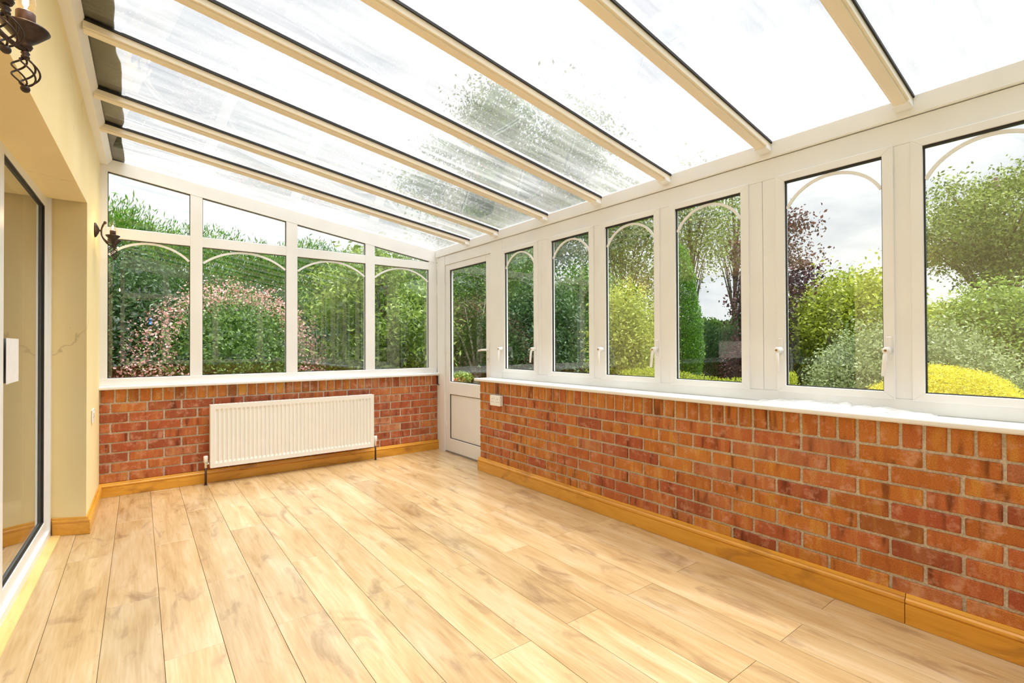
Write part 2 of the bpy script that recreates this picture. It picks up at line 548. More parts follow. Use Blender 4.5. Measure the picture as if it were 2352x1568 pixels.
def emit_mat(name, color, strength):
    m, nt, out = new_mat(name)
    e = N(nt, 'ShaderNodeEmission'); e.inputs[0].default_value = (*color, 1); e.inputs[1].default_value = strength
    nt.links.new(e.outputs[0], out.inputs[0])
    return m


FILM = film_mat()
FILAMENT = emit_mat('glowing_filament', (1.0, 0.66, 0.34), 200.0)
BULBGLASS, _, _, _ = glass_mat('bulb_glass', 1.6, (1.0, 0.93, 0.82))

# ------------------------------------------------------------------ dimensions
XF = 2.855         # inner face of the right-hand window frame
XS = 2.845         # face of the sashes
XB = 2.72          # face of the right brick wall
YN = -5.55         # inner face of the near end wall


def wx(y, off=0.0):
    """inner face of the house wall, which is not quite parallel to the garden wall"""
    return 0.02 * (y + 0.85) + off


def rslope(y):
    return 0.139 + 0.0125 * min(max(-y, 0.0), 3.9)


def rz(x, y):
    """underside of the roof glass"""
    return 2.165 + rslope(y) * (2.86 - x)


# ------------------------------------------------------------------ floor
floor = boxes('floor', [((-0.32, YN - 0.3, -0.12), (3.05, 0.1, -0.011))], SUBFLOOR)
tag(floor, 'honey oak laminate floor laid in long staggered planks', 'floor', kind='structure')
PW = 0.1862
plank_meshes = {}


def plank_mesh(w, l):
    k = (round(w, 3), round(l, 3))
    if k not in plank_meshes:
        bm = bmesh.new()
        bm_box(bm, (-w / 2 + 0.0008, -l / 2 + 0.0008, -0.010), (w / 2 - 0.0008, l / 2 - 0.0008, 0.0), 0.0005)
        me = bpy.data.meshes.new('plank')
        bmesh.ops.recalc_face_normals(bm, faces=bm.faces)
        bm.to_mesh(me); bm.free()
        me.materials.append(FLOORWOOD)
        plank_meshes[k] = me
    return plank_meshes[k]


for r in range(-1, 16):
    x0 = -0.047 + PW * r
    x1 = x0 + PW
    x0c, x1c = x0, min(x1, 2.90)
    if r == -1:
        x0c = -0.205
    if x1c - x0c < 0.02: continue
    off = -1.34 if (r % 2 == 0) else -2.045
    if r == -1: off = -1.40
    ys = [0.0]
    y = off
    while y < -0.01: y += 1.285
    y -= 1.285
    while y > YN:
        ys.append(y); y -= 1.285
    ys.append(YN)
    for a, b in zip(ys, ys[1:]):
        if a - b < 0.02: continue
        o = link('plank', plank_mesh(x1c - x0c, a - b), floor)
        o.location = ((x0c + x1c) / 2, (a + b) / 2, 0)
ts = bmesh.new()          # bead lying on the boards along the door frame
bm_hexa(ts, [(wx(-0.80, -0.168), -0.80, 0.0003), (wx(-0.80, -0.168) + 0.048, -0.80, 0.0003), (wx(-3.0, -0.168) + 0.048, -3.0, 0.0003), (wx(-3.0, -0.168), -3.0, 0.0003),
             (wx(-0.80, -0.168), -0.80, 0.006), (wx(-0.80, -0.168) + 0.046, -0.80, 0.003), (wx(-3.0, -0.168) + 0.046, -3.0, 0.003), (wx(-3.0, -0.168), -3.0, 0.006)])
from_bm('threshold_strip', ts, wood_mat('threshold_wood', (0.70, 0.45, 0.14), (0.78, 0.54, 0.2), (0.82, 0.6, 0.26), (0.6, 0.35, 0.1), 0.35, 'Y', 1, 0.1, 0.03), floor)


# ------------------------------------------------------------------ brick walls
brick_cache = {}


def brick_mesh(l, h, depth, mat, var):
    k = (round(l, 3), round(h, 3), mat.name, var)
    if k not in brick_cache:
        rs = random.Random(hash((k[0], k[1], var)) & 0xffff)
        bm = bmesh.new()
        bm_box(bm, (-l / 2 + 0.001, 0, -h / 2 + 0.001), (l / 2 - 0.001, depth, h / 2 - 0.001), 0.0034)
        for v in bm.verts:
            v.co.x += rs.uniform(-0.0012, 0.0012); v.co.z += rs.uniform(-0.0011, 0.0011); v.co.y += rs.uniform(-0.0008, 0.0008)
        bmesh.ops.recalc_face_normals(bm, faces=bm.faces)
        me = bpy.data.meshes.new('brick')
        bm.to_mesh(me); bm.free()
        me.materials.append(mat)
        brick_cache[k] = me
    return brick_cache[k]


def put_brick(wall, a, b, z0, z1, plane, along, mat):
    """a..b along the wall; plane = coordinate of the brick face"""
    l = b - a
    if l < 0.02: return
    o = link('brick', brick_mesh(l, z1 - z0, 0.05, mat, random.randrange(4)), wall)
    c = (a + b) / 2
    j = random.uniform(-0.0015, 0.0015)
    if along == 'x':
        o.location = (c, plane + j, (z0 + z1) / 2)
    else:                       # faces -x
        o.location = (plane + j, c, (z0 + z1) / 2)
        o.rotation_euler = (0, 0, -math.pi / 2)
    return o


ZH = 0.699
wall_far = boxes('wall_far', [((-0.3, 0.007, -0.12), (2.93, 0.115, 0.803))], MORTAR)
tag(wall_far, 'red brick dwarf wall with mortar joints under the four-bay end window', 'wall', kind='structure')
JX = 0.0745
xs = [0.018] + [0.033 + JX * k for k in range(1, 38)] + [2.862]
for a, b in zip(xs, xs[1:]):
    if b > a + 0.03: put_brick(wall_far, a + 0.005, b - 0.005, ZH + 0.005, 0.801, 0.0, 'x', BRICK_O if a < 1.9 else BRICK)
for j in range(1, 10):
    st = 0.082 if j % 2 == 1 else 0.19
    xs = [0.012] + [st + 3 * JX * k for k in range(0, 13)]
    xs = [x for x in xs if x < 2.80] + [2.862]
    z1 = ZH - 0.075 * (j - 1) - 0.005
    for a, b in zip(xs, xs[1:]):
        put_brick(wall_far, a + 0.005, b - 0.005, z1 - 0.065, z1, 0.0, 'x', BRICK)

wall_right = boxes('wall_right', [((XB + 0.007, YN - 0.1, -0.12), (2.95, -1.05, 0.803))], MORTAR)
tag(wall_right, 'orange-red brick dwarf wall with a soldier course along the garden windows', 'wall', kind='structure')
JY = 0.0756
ys = [-1.045] + [-1.1211 - JY * k for k in range(0, 60)]
ys = [y for y in ys if y > YN]
for a, b in zip(ys, ys[1:]):
    put_brick(wall_right, b + 0.005, a - 0.005, ZH + 0.005, 0.801, XB, 'y', BRICK_O)
for j in range(1, 10):
    first = 2 if j % 2 == 1 else 0.5
    ys = [-1.045] + [-1.1211 - JY * (first + 3 * k) for k in range(0, 20)]
    ys = [y for y in ys if y > YN]
    z1 = ZH - 0.075 * (j - 1) - 0.005
    for a, b in zip(ys, ys[1:]):
        put_brick(wall_right, b + 0.005, a - 0.005, z1 - 0.065, z1, XB, 'y', BRICK_O if random.random() < 0.45 else BRICK)

# near end wall (behind the viewer, seen only as a reflection)
wall_near = boxes('wall_near', [((-0.4, YN - 0.12, -0.12), (2.95, YN, 0.803))],
                  plain('brick_end_wall', (0.42, 0.12, 0.05), 0.8, noise=0.3, nscale=9))
tag(wall_near, 'brick dwarf wall under the second end window', 'wall', kind='structure')

# ------------------------------------------------------------------ house wall with the patio opening
Y0, Y1 = -0.86, -3.00           # opening in the house wall
wl_ = bmesh.new()


def wall_block(bm, ya, yb, z0a, z0b, z1a, z1b, thick=0.30, back=None):
    """block of the house wall between ya (far) and yb (near)"""
    xa, xb = wx(ya), wx(yb)
    ya2 = ya if back is None else back[0]
    yb2 = yb if back is None else back[1]
    bm_hexa(bm, [(xa, ya, z0a), (xb, yb, z0b), (xb - thick, yb2, z0b), (xa - thick, ya2, z0a),
                 (xa, ya, z1a), (xb, yb, z1b), (xb - thick, yb2, z1b), (xa - thick, ya2, z1a)])


ZT = 2.95
wall_block(wl_, 0.12, Y0, -0.12, -0.12, ZT, ZT, back=(0.12, -0.70))          # far pier with a splayed reveal
wall_block(wl_, Y1, YN - 0.12, -0.12, -0.12, ZT, ZT, back=(-3.05, YN - 0.12))
wall_block(wl_, Y0, Y1, 2.000, 1.945, ZT, ZT, back=(Y0, Y1))                   # lintel
wall_left = from_bm('wall_left', wl_, PLASTER)
tag(wall_left, 'cream-yellow painted plaster wall around the sliding patio door', 'wall', kind='structure')

# lounge beyond the patio door
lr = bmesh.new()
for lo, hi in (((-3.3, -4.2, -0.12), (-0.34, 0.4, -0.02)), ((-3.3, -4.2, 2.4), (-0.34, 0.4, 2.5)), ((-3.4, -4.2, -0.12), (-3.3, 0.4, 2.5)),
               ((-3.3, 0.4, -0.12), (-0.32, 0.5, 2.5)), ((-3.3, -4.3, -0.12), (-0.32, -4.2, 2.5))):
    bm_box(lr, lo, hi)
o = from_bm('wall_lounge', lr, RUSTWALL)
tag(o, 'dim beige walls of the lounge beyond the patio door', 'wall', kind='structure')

# ------------------------------------------------------------------ baseboards (ogee-topped pine)
PROF = [(0, 0.001), (0.019, 0.001), (0.019, 0.078), (0.013, 0.080), (0.013, 0.085), (0.018, 0.087), (0.0165, 0.096), (0.010, 0.102), (0.010, 0.107), (0.007, 0.116), (0.0, 0.118)]


def board(name, prof, pts, mat, parent):
    return extrude_profile(name, prof, pts, mat, parent)


bf = tag(empty('baseboard_far'), 'varnished pine skirting under the radiator along the end brick wall', 'baseboard', kind='structure')
PROF2 = [(d, z * 0.88) for d, z in PROF]
board('board', PROF2, [(wx(-0.02), 0.0, 0, -1), (2.875, 0.0, 0, -1)], PINE_X, bf)
br = tag(empty('baseboard_right'), 'varnished pine skirting with moulded top along the garden brick wall', 'baseboard', kind='structure')
board('board', PROF, [(XB, -1.035, -1, 0), (XB, -4.158, -1, 0)], PINE_Y, br)
board('board', PROF, [(XB, -4.161, -1.06, 0), (XB, YN, -1.06, 0)], PINE_Y, br)
bl = tag(empty('baseboard_left'), 'pine skirting turning round the plastered pier beside the patio door', 'baseboard', kind='structure')
board('board', PROF2, [(wx(0.0), -0.002, 1, 0), (wx(Y0), Y0, 1.0, -1.0)], PINE_Y, bl)
board('return_board', PROF2, [(wx(Y0), Y0, 1.0, -1.0), (wx(-0.78, -0.166), -0.775, 0.4, -1.0)], PINE_X, bl)
board('board', PROF2, [(wx(Y1), Y1, 1, 0), (wx(YN), YN, 1, 0)], PINE_Y, bl)

# ------------------------------------------------------------------ sills
def rounded_sill(name, lo, hi, front_axis, mat):
    bm = bmesh.new()
    fs = bm_box(bm, lo, hi)
    es = []
    for e in bm.edges:
        m = (e.verts[0].co + e.verts[1].co) / 2
        if front_axis == 'x' and abs(m.x - lo[0]) < 1e-4 and abs(e.verts[0].co.z - e.verts[1].co.z) < 1e-4: es.append(e)
        if front_axis == 'y' and abs(m.y - lo[1]) < 1e-4 and abs(e.verts[0].co.z - e.verts[1].co.z) < 1e-4: es.append(e)
    bmesh.ops.bevel(bm, geom=es, offset=0.009, segments=4, affect='EDGES', profile=0.5)
    return from_bm(name, bm, mat)


tag(rounded_sill('trim_1', (0.006, -0.036, 0.803), (2.885, 0.04, 0.830), 'y', UPVC), 'white bullnose window board on the end brick wall', 'window sill', kind='structure')
tag(rounded_sill('trim_2', (2.690, YN, 0.803), (2.90, -1.0, 0.829), 'x', UPVC), 'long white bullnose window board on the garden brick wall', 'window sill', kind='structure')

# ------------------------------------------------------------------ end windows
EX = [(0.062, 0.586), (0.672, 1.321), (1.416, 2.060), (2.155, 2.765)]
ZG0, ZG1, ZU0 = 0.888, 1.952, 2.036


def topline(x):
    return 2.047 + 0.152 * (2.757 - x)


def arc_bar(bm, a, b, ztop, sag, fixed, along, w=0.017, t=0.010):
    """flat arched bar between a and b under ztop; fixed = centre of its thickness"""
    n = 20
    c, hw = (a + b) / 2, (b - a) / 2
    R = (hw * hw + sag * sag) / (2 * sag)
    th = math.asin(hw / R)
    ring = []
    for i in range(n + 1):
        ang = -th + 2 * th * i / n
        q = []
        for rad, f in ((R, -t / 2), (R, t / 2), (R - w, t / 2), (R - w, -t / 2)):
            u = c + rad * math.sin(ang)
            u = min(max(u, a), b)
            z = ztop - R + rad * math.cos(ang)
            q.append(bm.verts.new((u, fixed + f, z) if along == 'x' else (fixed + f, u, z)))
        ring.append(q)
    for r0, r1 in zip(ring, ring[1:]):
        for k in range(4):
            bm.faces.new((r0[k], r0[(k + 1) % 4], r1[(k + 1) % 4], r1[k]))
    bm.faces.new(ring[0][::-1]); bm.faces.new(ring[-1])


def end_window(name, y_in, s, label, detail=True):
    """s=+1: outside is +y; s=-1: outside is -y"""
    root = tag(empty(name, (1.4, y_in + s * 0.045, 0.83)), label, 'window', kind='structure')

    def Y(d): return y_in + s * d
    f0, f1 = Y(0.012), Y(0.075)
    boxes('bottom_rail', [((0.010, f0, 0.829), (2.86, f1, ZG0))], UPVC, root, 0.003)
    # sloping head
    bm = bmesh.new()
    n = 8
    for i in range(n):
        xa, xb = 0.010 + (2.85) * i / n, 0.010 + 2.85 * (i + 1) / n
        ys_ = (f0, f1) if s > 0 else (f1, f0)
        za1, zb1 = rz(xa, y_in if s > 0 else y_in) - 0.002, rz(xb, y_in) - 0.002
        bm_hexa(bm, [(xa, ys_[0], topline(xa)), (xb, ys_[0], topline(xb)), (xb, ys_[1], topline(xb)), (xa, ys_[1], topline(xa)),
                     (xa, ys_[0], za1), (xb, ys_[0], zb1), (xb, ys_[1], zb1), (xa, ys_[1], za1)])
    bmesh.ops.remove_doubles(bm, verts=bm.verts, dist=1e-5)
    from_bm('head_rail', bm, UPVC, root)
    boxes('transom', [((0.010, Y(0.016), ZG1), (2.86, f1, ZU0))], UPVC, root, 0.003)
    mx = [(0.008, EX[0][0])] + [(EX[i][1], EX[i + 1][0]) for i in range(3)] + [(EX[3][1], 2.862)]
    for i, (a, b) in enumerate(mx):
        boxes('post' if i in (0, 4) else 'mullion', [((a, Y(0.0135), ZG0 - 0.001), (b, Y(0.073), max(topline(b), topline(a)) + 0.008))], UPVC, root, 0.002)
    for a, b in EX:
        for (z0, za, zb) in ((ZG0, ZG1, ZG1), (ZU0, topline(a), topline(b))):
            bm = bmesh.new()
            q = sorted((Y(0.040), Y(0.046)))
            bm_hexa(bm, [(a, q[0], z0), (b, q[0], z0), (b, q[1], z0), (a, q[1], z0), (a, q[0], za), (b, q[0], zb), (b, q[1], zb), (a, q[1], za)])
            pn = from_bm('pane', bm, GLASS, root)
            if detail:
                g = 0.004
                q = sorted((Y(0.030), Y(0.039)))
                bm = bmesh.new()
                bm_box(bm, (a, q[0], z0), (a + g, q[1], za)); bm_box(bm, (b - g, q[0], z0), (b, q[1], zb)); bm_box(bm, (a, q[0], z0), (b, q[1], z0 + g))
                bm_hexa(bm, [(a, q[0], za - g), (b, q[0], zb - g), (b, q[1], zb - g), (a, q[1], za - g), (a, q[0], za), (b, q[0], zb), (b, q[1], zb), (a, q[1], za)])
                from_bm('gasket', bm, RUBBER, pn)
        bm = bmesh.new()
        arc_bar(bm, a + 0.001, b - 0.001, ZG1 - 0.006, 0.115 + 0.03 * (b - a - 0.52), Y(0.032), 'x')
        from_bm('arch_bar', bm, UPVC, root)
    return root


end_window('window_1', 0.0, 1, 'four-bay white end window with arched bars and sloping top lights above the radiator')
end_window('window_9', YN, -1, 'four-bay white end window with sloping top lights opposite the radiator wall', detail=False)

# ------------------------------------------------------------------ right-hand window frame, casements
OPEN = [(-1.257, -1.664), (-1.884, -2.290), (-2.448, -2.856), (-3.011, -3.420), (-3.647, -4.057), (-4.198, -4.606), (-4.83, -5.24)]
SASH = [(-1.204, -1.714), (-1.837, -2.336), (-2.401, -2.898), (-2.970, -3.464), (-3.604, -4.098), (-4.157, -4.652), (-4.785, -5.285)]
OZ0, OZ1, SZ0, SZ1 = 0.917, 1.948, 0.884, 1.982

fr = tag(empty('trim_3', (2.88, -3.2, 0.83)), 'white frame of posts and rails between the garden windows and the roof', 'window frame', kind='structure')
boxes('bottom_rail', [((XF, YN, 0.8295), (2.92, -1.2125, SZ0 + 0.004))], UPVC, fr, 0.002)
boxes('head_rail', [((XF, YN, SZ1 - 0.004), (2.92, -1.2125, 2.084))], UPVC, fr, 0.002)
boxes('head_rail', [((XF + 0.004, -1.0295, 1.986), (2.92, -0.166, 2.084))], UPVC, fr, 0.002)
edges = [-1.03] + [v for s_ in SASH for v in s_] + [YN]
for i in range(0, len(edges), 2):
    a, b = edges[i], edges[i + 1]
    if i == 2 or i == 8:
        m_ = (a + b) / 2 + (0.02 if i == 2 else 0.0)
        boxes('post', [((XF, m_ + 0.0008, SZ0 + 0.0045), (2.92, a + 0.008, SZ1 - 0.0045))], UPVC, fr, 0.002)
        boxes('post', [((XF, b - 0.008, SZ0 + 0.0045), (2.92, m_ - 0.0008, SZ1 - 0.0045))], UPVC, fr, 0.002)
    else:
        boxes('post', [((XF, b - 0.008, SZ0 + 0.0045), (2.92, a + (0.008 if i else 0), SZ1 - 0.0045))] if i else [((XF - 0.001, -1.212, 0.8295), (2.921, -1.03, 2.0845))], UPVC, fr, 0.002)
boxes('corner_post', [((XF - 0.002, -0.165, -0.01), (2.93, -0.075, 2.084))], UPVC, fr, 0.003)
boxes('corner_post', [((2.862, -0.078, -0.01), (2.93, 0.012, 2.084))], UPVC, fr, 0.003)
boxes('eaves_beam', [((2.842, YN, 2.087), (2.93, 0.01, 2.170))], UPVC, fr, 0.004)


def handle(parent, y, down):
    """espagnolette handle on a stile centred at y"""
    h = boxes('handle', [((XS - 0.006, y - 0.011, 1.045), (XS + 0.001, y + 0.011, 1.155))], WHITEPL, parent, 0.003)
    lathe('hub', [(0.0, -0.045), (0.012, -0.044), (0.0145, -0.04), (0.0165, 0.0)], (XS - 0.004, y, 1.095), WHITEPL, h, 'X', 16)
    pts = [(XS - 0.036, y, 1.09), (XS - 0.046, y + down * 0.002, 1.072), (XS - 0.049, y + down * 0.004, 1.045), (XS - 0.049, y + down * 0.009, 0.985)]
    tube('lever', pts, [0.0085, 0.009, 0.0085, 0.0072], WHITEPL, h, 10)
    lathe('lock_barrel', [(0.0048, -0.0485), (0.0052, -0.044)], (XS - 0.004, y, 1.095), BRASS, h, 'X', 12)


for i, ((a, b), (sa, sb)) in enumerate(zip(OPEN, SASH)):
    lab = ['beside the garden door', 'second from the garden door', 'third from the garden door', 'fourth from the garden door', 'fifth from the garden door',
           'sixth from the garden door', 'seventh from the garden door'][i]
    opener = i % 2 == 0
    wnd = tag(empty('window_%d' % (i + 2), (2.87, (a + b) / 2, SZ0)),
              'white %s with one arched bar, %s' % ('casement with two lever handles' if opener else 'fixed light without handles', lab), 'window', kind='structure')
    bm = bmesh.new()
    # mitred sash: 4 trapezoids
    X0, X1 = XS, 2.885
    P = lambda y, z, x: (x, y, z)
    outer = [(sb, SZ0), (sa, SZ0), (sa, SZ1), (sb, SZ1)]
    inner = [(b, OZ0), (a, OZ0), (a, OZ1), (b, OZ1)]
    for k in range(4):
        k2 = (k + 1) % 4
        bm_hexa(bm, [P(*outer[k], X0), P(*outer[k2], X0), P(*inner[k2], X0), P(*inner[k], X0),
                     P(*outer[k], X1), P(*outer[k2], X1), P(*inner[k2], X1), P(*inner[k], X1)], 0.0018)
    from_bm('sash', bm, UPVC, wnd)
    pn = boxes('pane', [((2.868, b - 0.004, OZ0 - 0.004), (2.874, a + 0.004, OZ1 + 0.004))], GLASS, wnd)
    g = 0.005
    boxes('gasket', [((2.858, a - g, OZ0), (2.868, a, OZ1)), ((2.858, b, OZ0), (2.868, b + g, OZ1)), ((2.858, b, OZ0), (2.868, a, OZ0 + 0.004)), ((2.853, b, OZ1 - 0.010), (2.868, a, OZ1))], RUBBER, pn)
    bm = bmesh.new()
    arc_bar(bm, b + 0.001, a - 0.001, OZ1 - 0.012, 0.125, 2.8625, 'y', 0.014, 0.008)
    from_bm('arch_bar', bm, UPVC, wnd)
    if opener:
        handle(wnd, (a + sa) / 2, -1)
        handle(wnd, (b + sb) / 2, 1)

# ------------------------------------------------------------------ garden door
d1 = tag(empty('door_1', (2.885, -0.6, 0.0)), 'half-glazed white garden door in the corner with lever handle', 'door', kind='structure')
DX, DX1 = 2.868, 2.915
YA, YB = -0.168, -1.035
bm = bmesh.new()
gy0, gy1 = -0.250, -0.935
outer = [(YB, 0.012), (YA, 0.012), (YA, 1.985), (YB, 1.985)]
bm_box(bm, (DX, gy0, 0.012), (DX1, YA, 1.985), 0.003)
bm_box(bm, (DX, YB, 0.012), (DX1, gy1, 1.985), 0.003)
bm_box(bm, (DX, gy1, 1.925), (DX1, gy0, 1.985), 0.003)
bm_box(bm, (DX, gy1, 0.615), (DX1, gy0, 0.747), 0.003)
bm_box(bm, (DX, gy1, 0.012), (DX1, gy0, 0.150), 0.003)
from_bm('leaf_frame', bm, UPVC_D, d1)
boxes('panel', [((DX + 0.012, gy1 - 0.005, 0.145), (DX1 - 0.01, gy0 + 0.005, 0.62))], UPVC_D, d1)
boxes('panel_gasket', [((DX + 0.004, gy0 - 0.005, 0.150), (DX + 0.012, gy0, 0.615)), ((DX + 0.004, gy1, 0.150), (DX + 0.012, gy1 + 0.005, 0.615)),
                       ((DX + 0.004, gy1, 0.150), (DX + 0.012, gy0, 0.155)), ((DX + 0.004, gy1, 0.610), (DX + 0.012, gy0, 0.615))], RUBBER, d1)
pn = boxes('pane', [((DX + 0.022, gy1 - 0.004, 0.743), (DX + 0.028, gy0 + 0.004, 1.929))], GLASS, d1)
boxes('gasket', [((DX + 0.010, gy0 - 0.006, 0.747), (DX + 0.021, gy0, 1.925)), ((DX + 0.010, gy1, 0.747), (DX + 0.021, gy1 + 0.006, 1.925)),
                 ((DX + 0.010, gy1, 0.747), (DX + 0.021, gy0, 0.753)), ((DX + 0.010, gy1, 1.915), (DX + 0.021, gy0, 1.925))], RUBBER, pn)
h = boxes('handle', [((DX - 0.008, -0.992, 0.965), (DX + 0.001, -0.964, 1.165))], WHITEPL, d1, 0.004)
tube('lever', [(DX - 0.006, -0.978, 1.085), (DX - 0.036, -0.977, 1.085), (DX - 0.046, -0.965, 1.085), (DX - 0.046, -0.93, 1.083), (DX - 0.044, -0.865, 1.076)], [0.010, 0.010, 0.0105, 0.010, 0.009], WHITEPL, h, 10)
boxes('keyhole', [((DX - 0.0095, -0.981, 0.985), (DX - 0.0075, -0.975, 1.008))], BRASS, h)
boxes('threshold', [((2.862, -1.03, -0.012), (2.93, -0.165, 0.010))], plain('threshold_grey', (0.25, 0.22, 0.19), 0.5, noise=0.1), d1)
for zz in (0.25, 1.05, 1.80):
    boxes('hinge', [((DX - 0.006, -0.186, zz), (DX + 0.004, -0.172, zz + 0.075))], WHITEPL, d1, 0.003)

# ------------------------------------------------------------------ sliding patio door
d2 = tag(empty('door_2', (-0.22, -1.9, 0.0)), 'white sliding patio door set deep in the cream wall opening', 'door', kind='structure')


def slab(bm, ya, yb, o0, o1, z0, z1, z0b=None, z1b=None):
    z0b = z0 if z0b is None else z0b
    z1b = z1 if z1b is None else z1b
    bm_hexa(bm, [(wx(ya, o0), ya, z0), (wx(yb, o0), yb, z0b), (wx(yb, o1), yb, z0b), (wx(ya, o1), ya, z0),
                 (wx(ya, o0), ya, z1), (wx(yb, o0), yb, z1b), (wx(yb, o1), yb, z1b), (wx(ya, o1), ya, z1)], 0.002)


bm = bmesh.new()
slab(bm, -0.755, -0.825, -0.165, -0.275, 0.0, 2.04)
slab(bm, -3.03, -3.10, -0.165, -0.275, 0.0, 2.04)
slab(bm, -0.755, -3.10, -0.165, -0.275, 0.0, 0.045)
slab(bm, -0.755, -3.10, -0.165, -0.275, 2.015, 2.06, 1.965, 2.06)
from_bm('outer_frame', bm, UPVC, d2)
SLF = 0.92
for k, (ya, yb, o0) in enumerate(((-0.818, -1.93, -0.180), (-1.86, -3.04, -0.222))):
    bm = bmesh.new()
    o1 = o0 - 0.040
    slab(bm, ya, ya - 0.068, o0, o1, 0.04, 2.02)
    slab(bm, yb + 0.068, yb, o0, o1, 0.04, 2.02 - 0.02)
    slab(bm, ya - 0.06, yb + 0.06, o0, o1, 0.04, 0.112)
    slab(bm, ya - 0.06, yb + 0.06, o0, o1, 1.945, 2.02)
    s_ = from_bm('sliding_leaf', bm, UPVC, d2)
    bm = bmesh.new()
    slab(bm, ya - 0.06, yb + 0.06, o0 - 0.017, o0 - 0.023, 0.105, 1.95)
    from_bm('pane', bm, PATIO_GLASS, s_)
    bm = bmesh.new()
    slab(bm, ya - 0.068, ya - 0.075, o0 - 0.004, o0 - 0.016, 0.112, 1.945)
    slab(bm, yb + 0.075, yb + 0.068, o0 - 0.004, o0 - 0.016, 0.112, 1.945)
    slab(bm, ya - 0.068, yb + 0.068, o0 - 0.004, o0 - 0.016, 0.112, 0.119)
    slab(bm, ya - 0.068, yb + 0.068, o0 - 0.004, o0 - 0.016, 1.938, 1.945)
    from_bm('gasket', bm, RUBBER, s_)

# ------------------------------------------------------------------ roof
ceil = tag(empty('ceiling', (1.4, -2.8, 2.2)), 'sloping glazed lean-to roof on white rafters', 'roof', kind='structure')
RAFT = [-0.66, -1.145, -1.82, -2.39, -2.957, -3.557, -4.14, -4.74, -5.32]
XW = 0.045             # rafters start at the wall plate


def along(bm, ya, yb, x0, x1, d0, d1, n=4):
    """strip that follows the roof slope between ya..yb, from d0 to d1 below the glass"""
    prev = None
    yl, yh = min(ya, yb), max(ya, yb)
    pts = []
    for i in range(n + 1):
        x = x0 + (x1 - x0) * i / n
        pts.append([bm.verts.new((x, yl, rz(x, yl) - d0)), bm.verts.new((x, yh, rz(x, yh) - d0)), bm.verts.new((x, yh, rz(x, yh) - d1)), bm.verts.new((x, yl, rz(x, yl) - d1))])
    for p, q in zip(pts, pts[1:]):
        for k in range(4):
            bm.faces.new((p[k], p[(k + 1) % 4], q[(k + 1) % 4], q[k]))
    bm.faces.new(pts[0][::-1]); bm.faces.new(pts[-1])


for y in RAFT:
    bm = bmesh.new()
    along(bm, y - 0.030, y + 0.030, XW, 2.842, 0.010, 0.042, 1)
    along(bm, y - 0.021, y + 0.021, XW, 2.842, 0.038, 0.050, 1)
    bmesh.ops.bevel(bm, geom=[e for e in bm.edges], offset=0.0025, segments=1, affect='EDGES')
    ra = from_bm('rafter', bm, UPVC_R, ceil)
    bm = bmesh.new()
    along(bm, y - 0.036, y - 0.026, XW, 2.85, 0.001, 0.012, 1)
    along(bm, y + 0.026, y + 0.036, XW, 2.85, 0.001, 0.012, 1)
    from_bm('gasket', bm, RUBBER, ra)
    bm = bmesh.new()
    along(bm, y - 0.031, y + 0.031, 2.79, 2.843, 0.030, 0.055, 1)
    bmesh.ops.bevel(bm, geom=[e for e in bm.edges], offset=0.003, segments=1, affect='EDGES')
    from_bm('end_cap', bm, UPVC, ra)
    # outer capping bar
    bm = bmesh.new()
    along(bm, y - 0.028, y + 0.028, 0.185, 3.02, -0.007, -0.022, 1)
    from_bm('capping', bm, UPVC, ra)
bays = [0.09] + RAFT + [YN - 0.1]
for a, b in zip(bays, bays[1:]):
    bm = bmesh.new()
    n = 6
    pts = []
    for i in range(n + 1):
        x = 0.0 + 3.04 * i / n
        pts.append([bm.verts.new((x, b, rz(x, b))), bm.verts.new((x, a, rz(x, a))), bm.verts.new((x, a, rz(x, a) + 0.006)), bm.verts.new((x, b, rz(x, b) + 0.006))])
    for p, q in zip(pts, pts[1:]):
        for k in range(4):
            bm.faces.new((p[k], p[(k + 1) % 4], q[(k + 1) % 4], q[k]))
    bm.faces.new(pts[0][::-1]); bm.faces.new(pts[-1])
    o = from_bm('roof_pane', bm, GLASS, ceil)
    o.data.materials.append(ROOFGLASS)          # grime lies on the weather side
    for p in o.data.polygons:
        if p.normal.z > 0.5: p.material_index = 1
# wall plate: white box section following the house wall under the glass
bm = bmesh.new()
n = 10
pts = []
for i in range(n + 1):
    y = 0.01 + (YN - 0.01) * i / n
    x = wx(y)
    z1 = rz(x, y) - 0.001
    pts.append([bm.verts.new(q) for q in ((x - 0.01, y, z1 - 0.055), (x + 0.042, y, z1 - 0.055), (x + 0.072, y, z1 - 0.018), (x + 0.072, y, z1 - 0.008), (x - 0.01, y, z1))])
for p, q in zip(pts, pts[1:]):
    for k in range(5):
        bm.faces.new((p[k], p[(k + 1) % 5], q[(k + 1) % 5], q[k]))
bm.faces.new(pts[0][::-1]); bm.faces.new(pts[-1])
from_bm('wall_plate', bm, UPVC, ceil)
# lead flashing dressed over the top edge of the glass
bm = bmesh.new()
n = 60
pts = []
rs = random.Random(3)
for i in range(n + 1):
    y = 0.09 + (YN - 0.19) * i / n
    x1 = 0.160 + 0.004 * math.sin(i * 0.9) + rs.uniform(-0.002, 0.002) + (0.012 if (i // 9) % 2 else 0.0)
    z = lambda x: rz(x, y) + 0.009
    pts.append([bm.verts.new(q) for q in ((-0.02, y, z(0) + 0.12), (-0.012, y, z(0) + 0.004), (x1, y, z(x1)), (x1, y, z(x1) + 0.004), (-0.010, y, z(0) + 0.009), (-0.015, y, z(0) + 0.12))])
for p, q in zip(pts, pts[1:]):
    for k in range(6):
        bm.faces.new((p[k], p[(k + 1) % 6], q[(k + 1) % 6], q[k]))
from_bm('flashing', bm, LEAD, ceil)

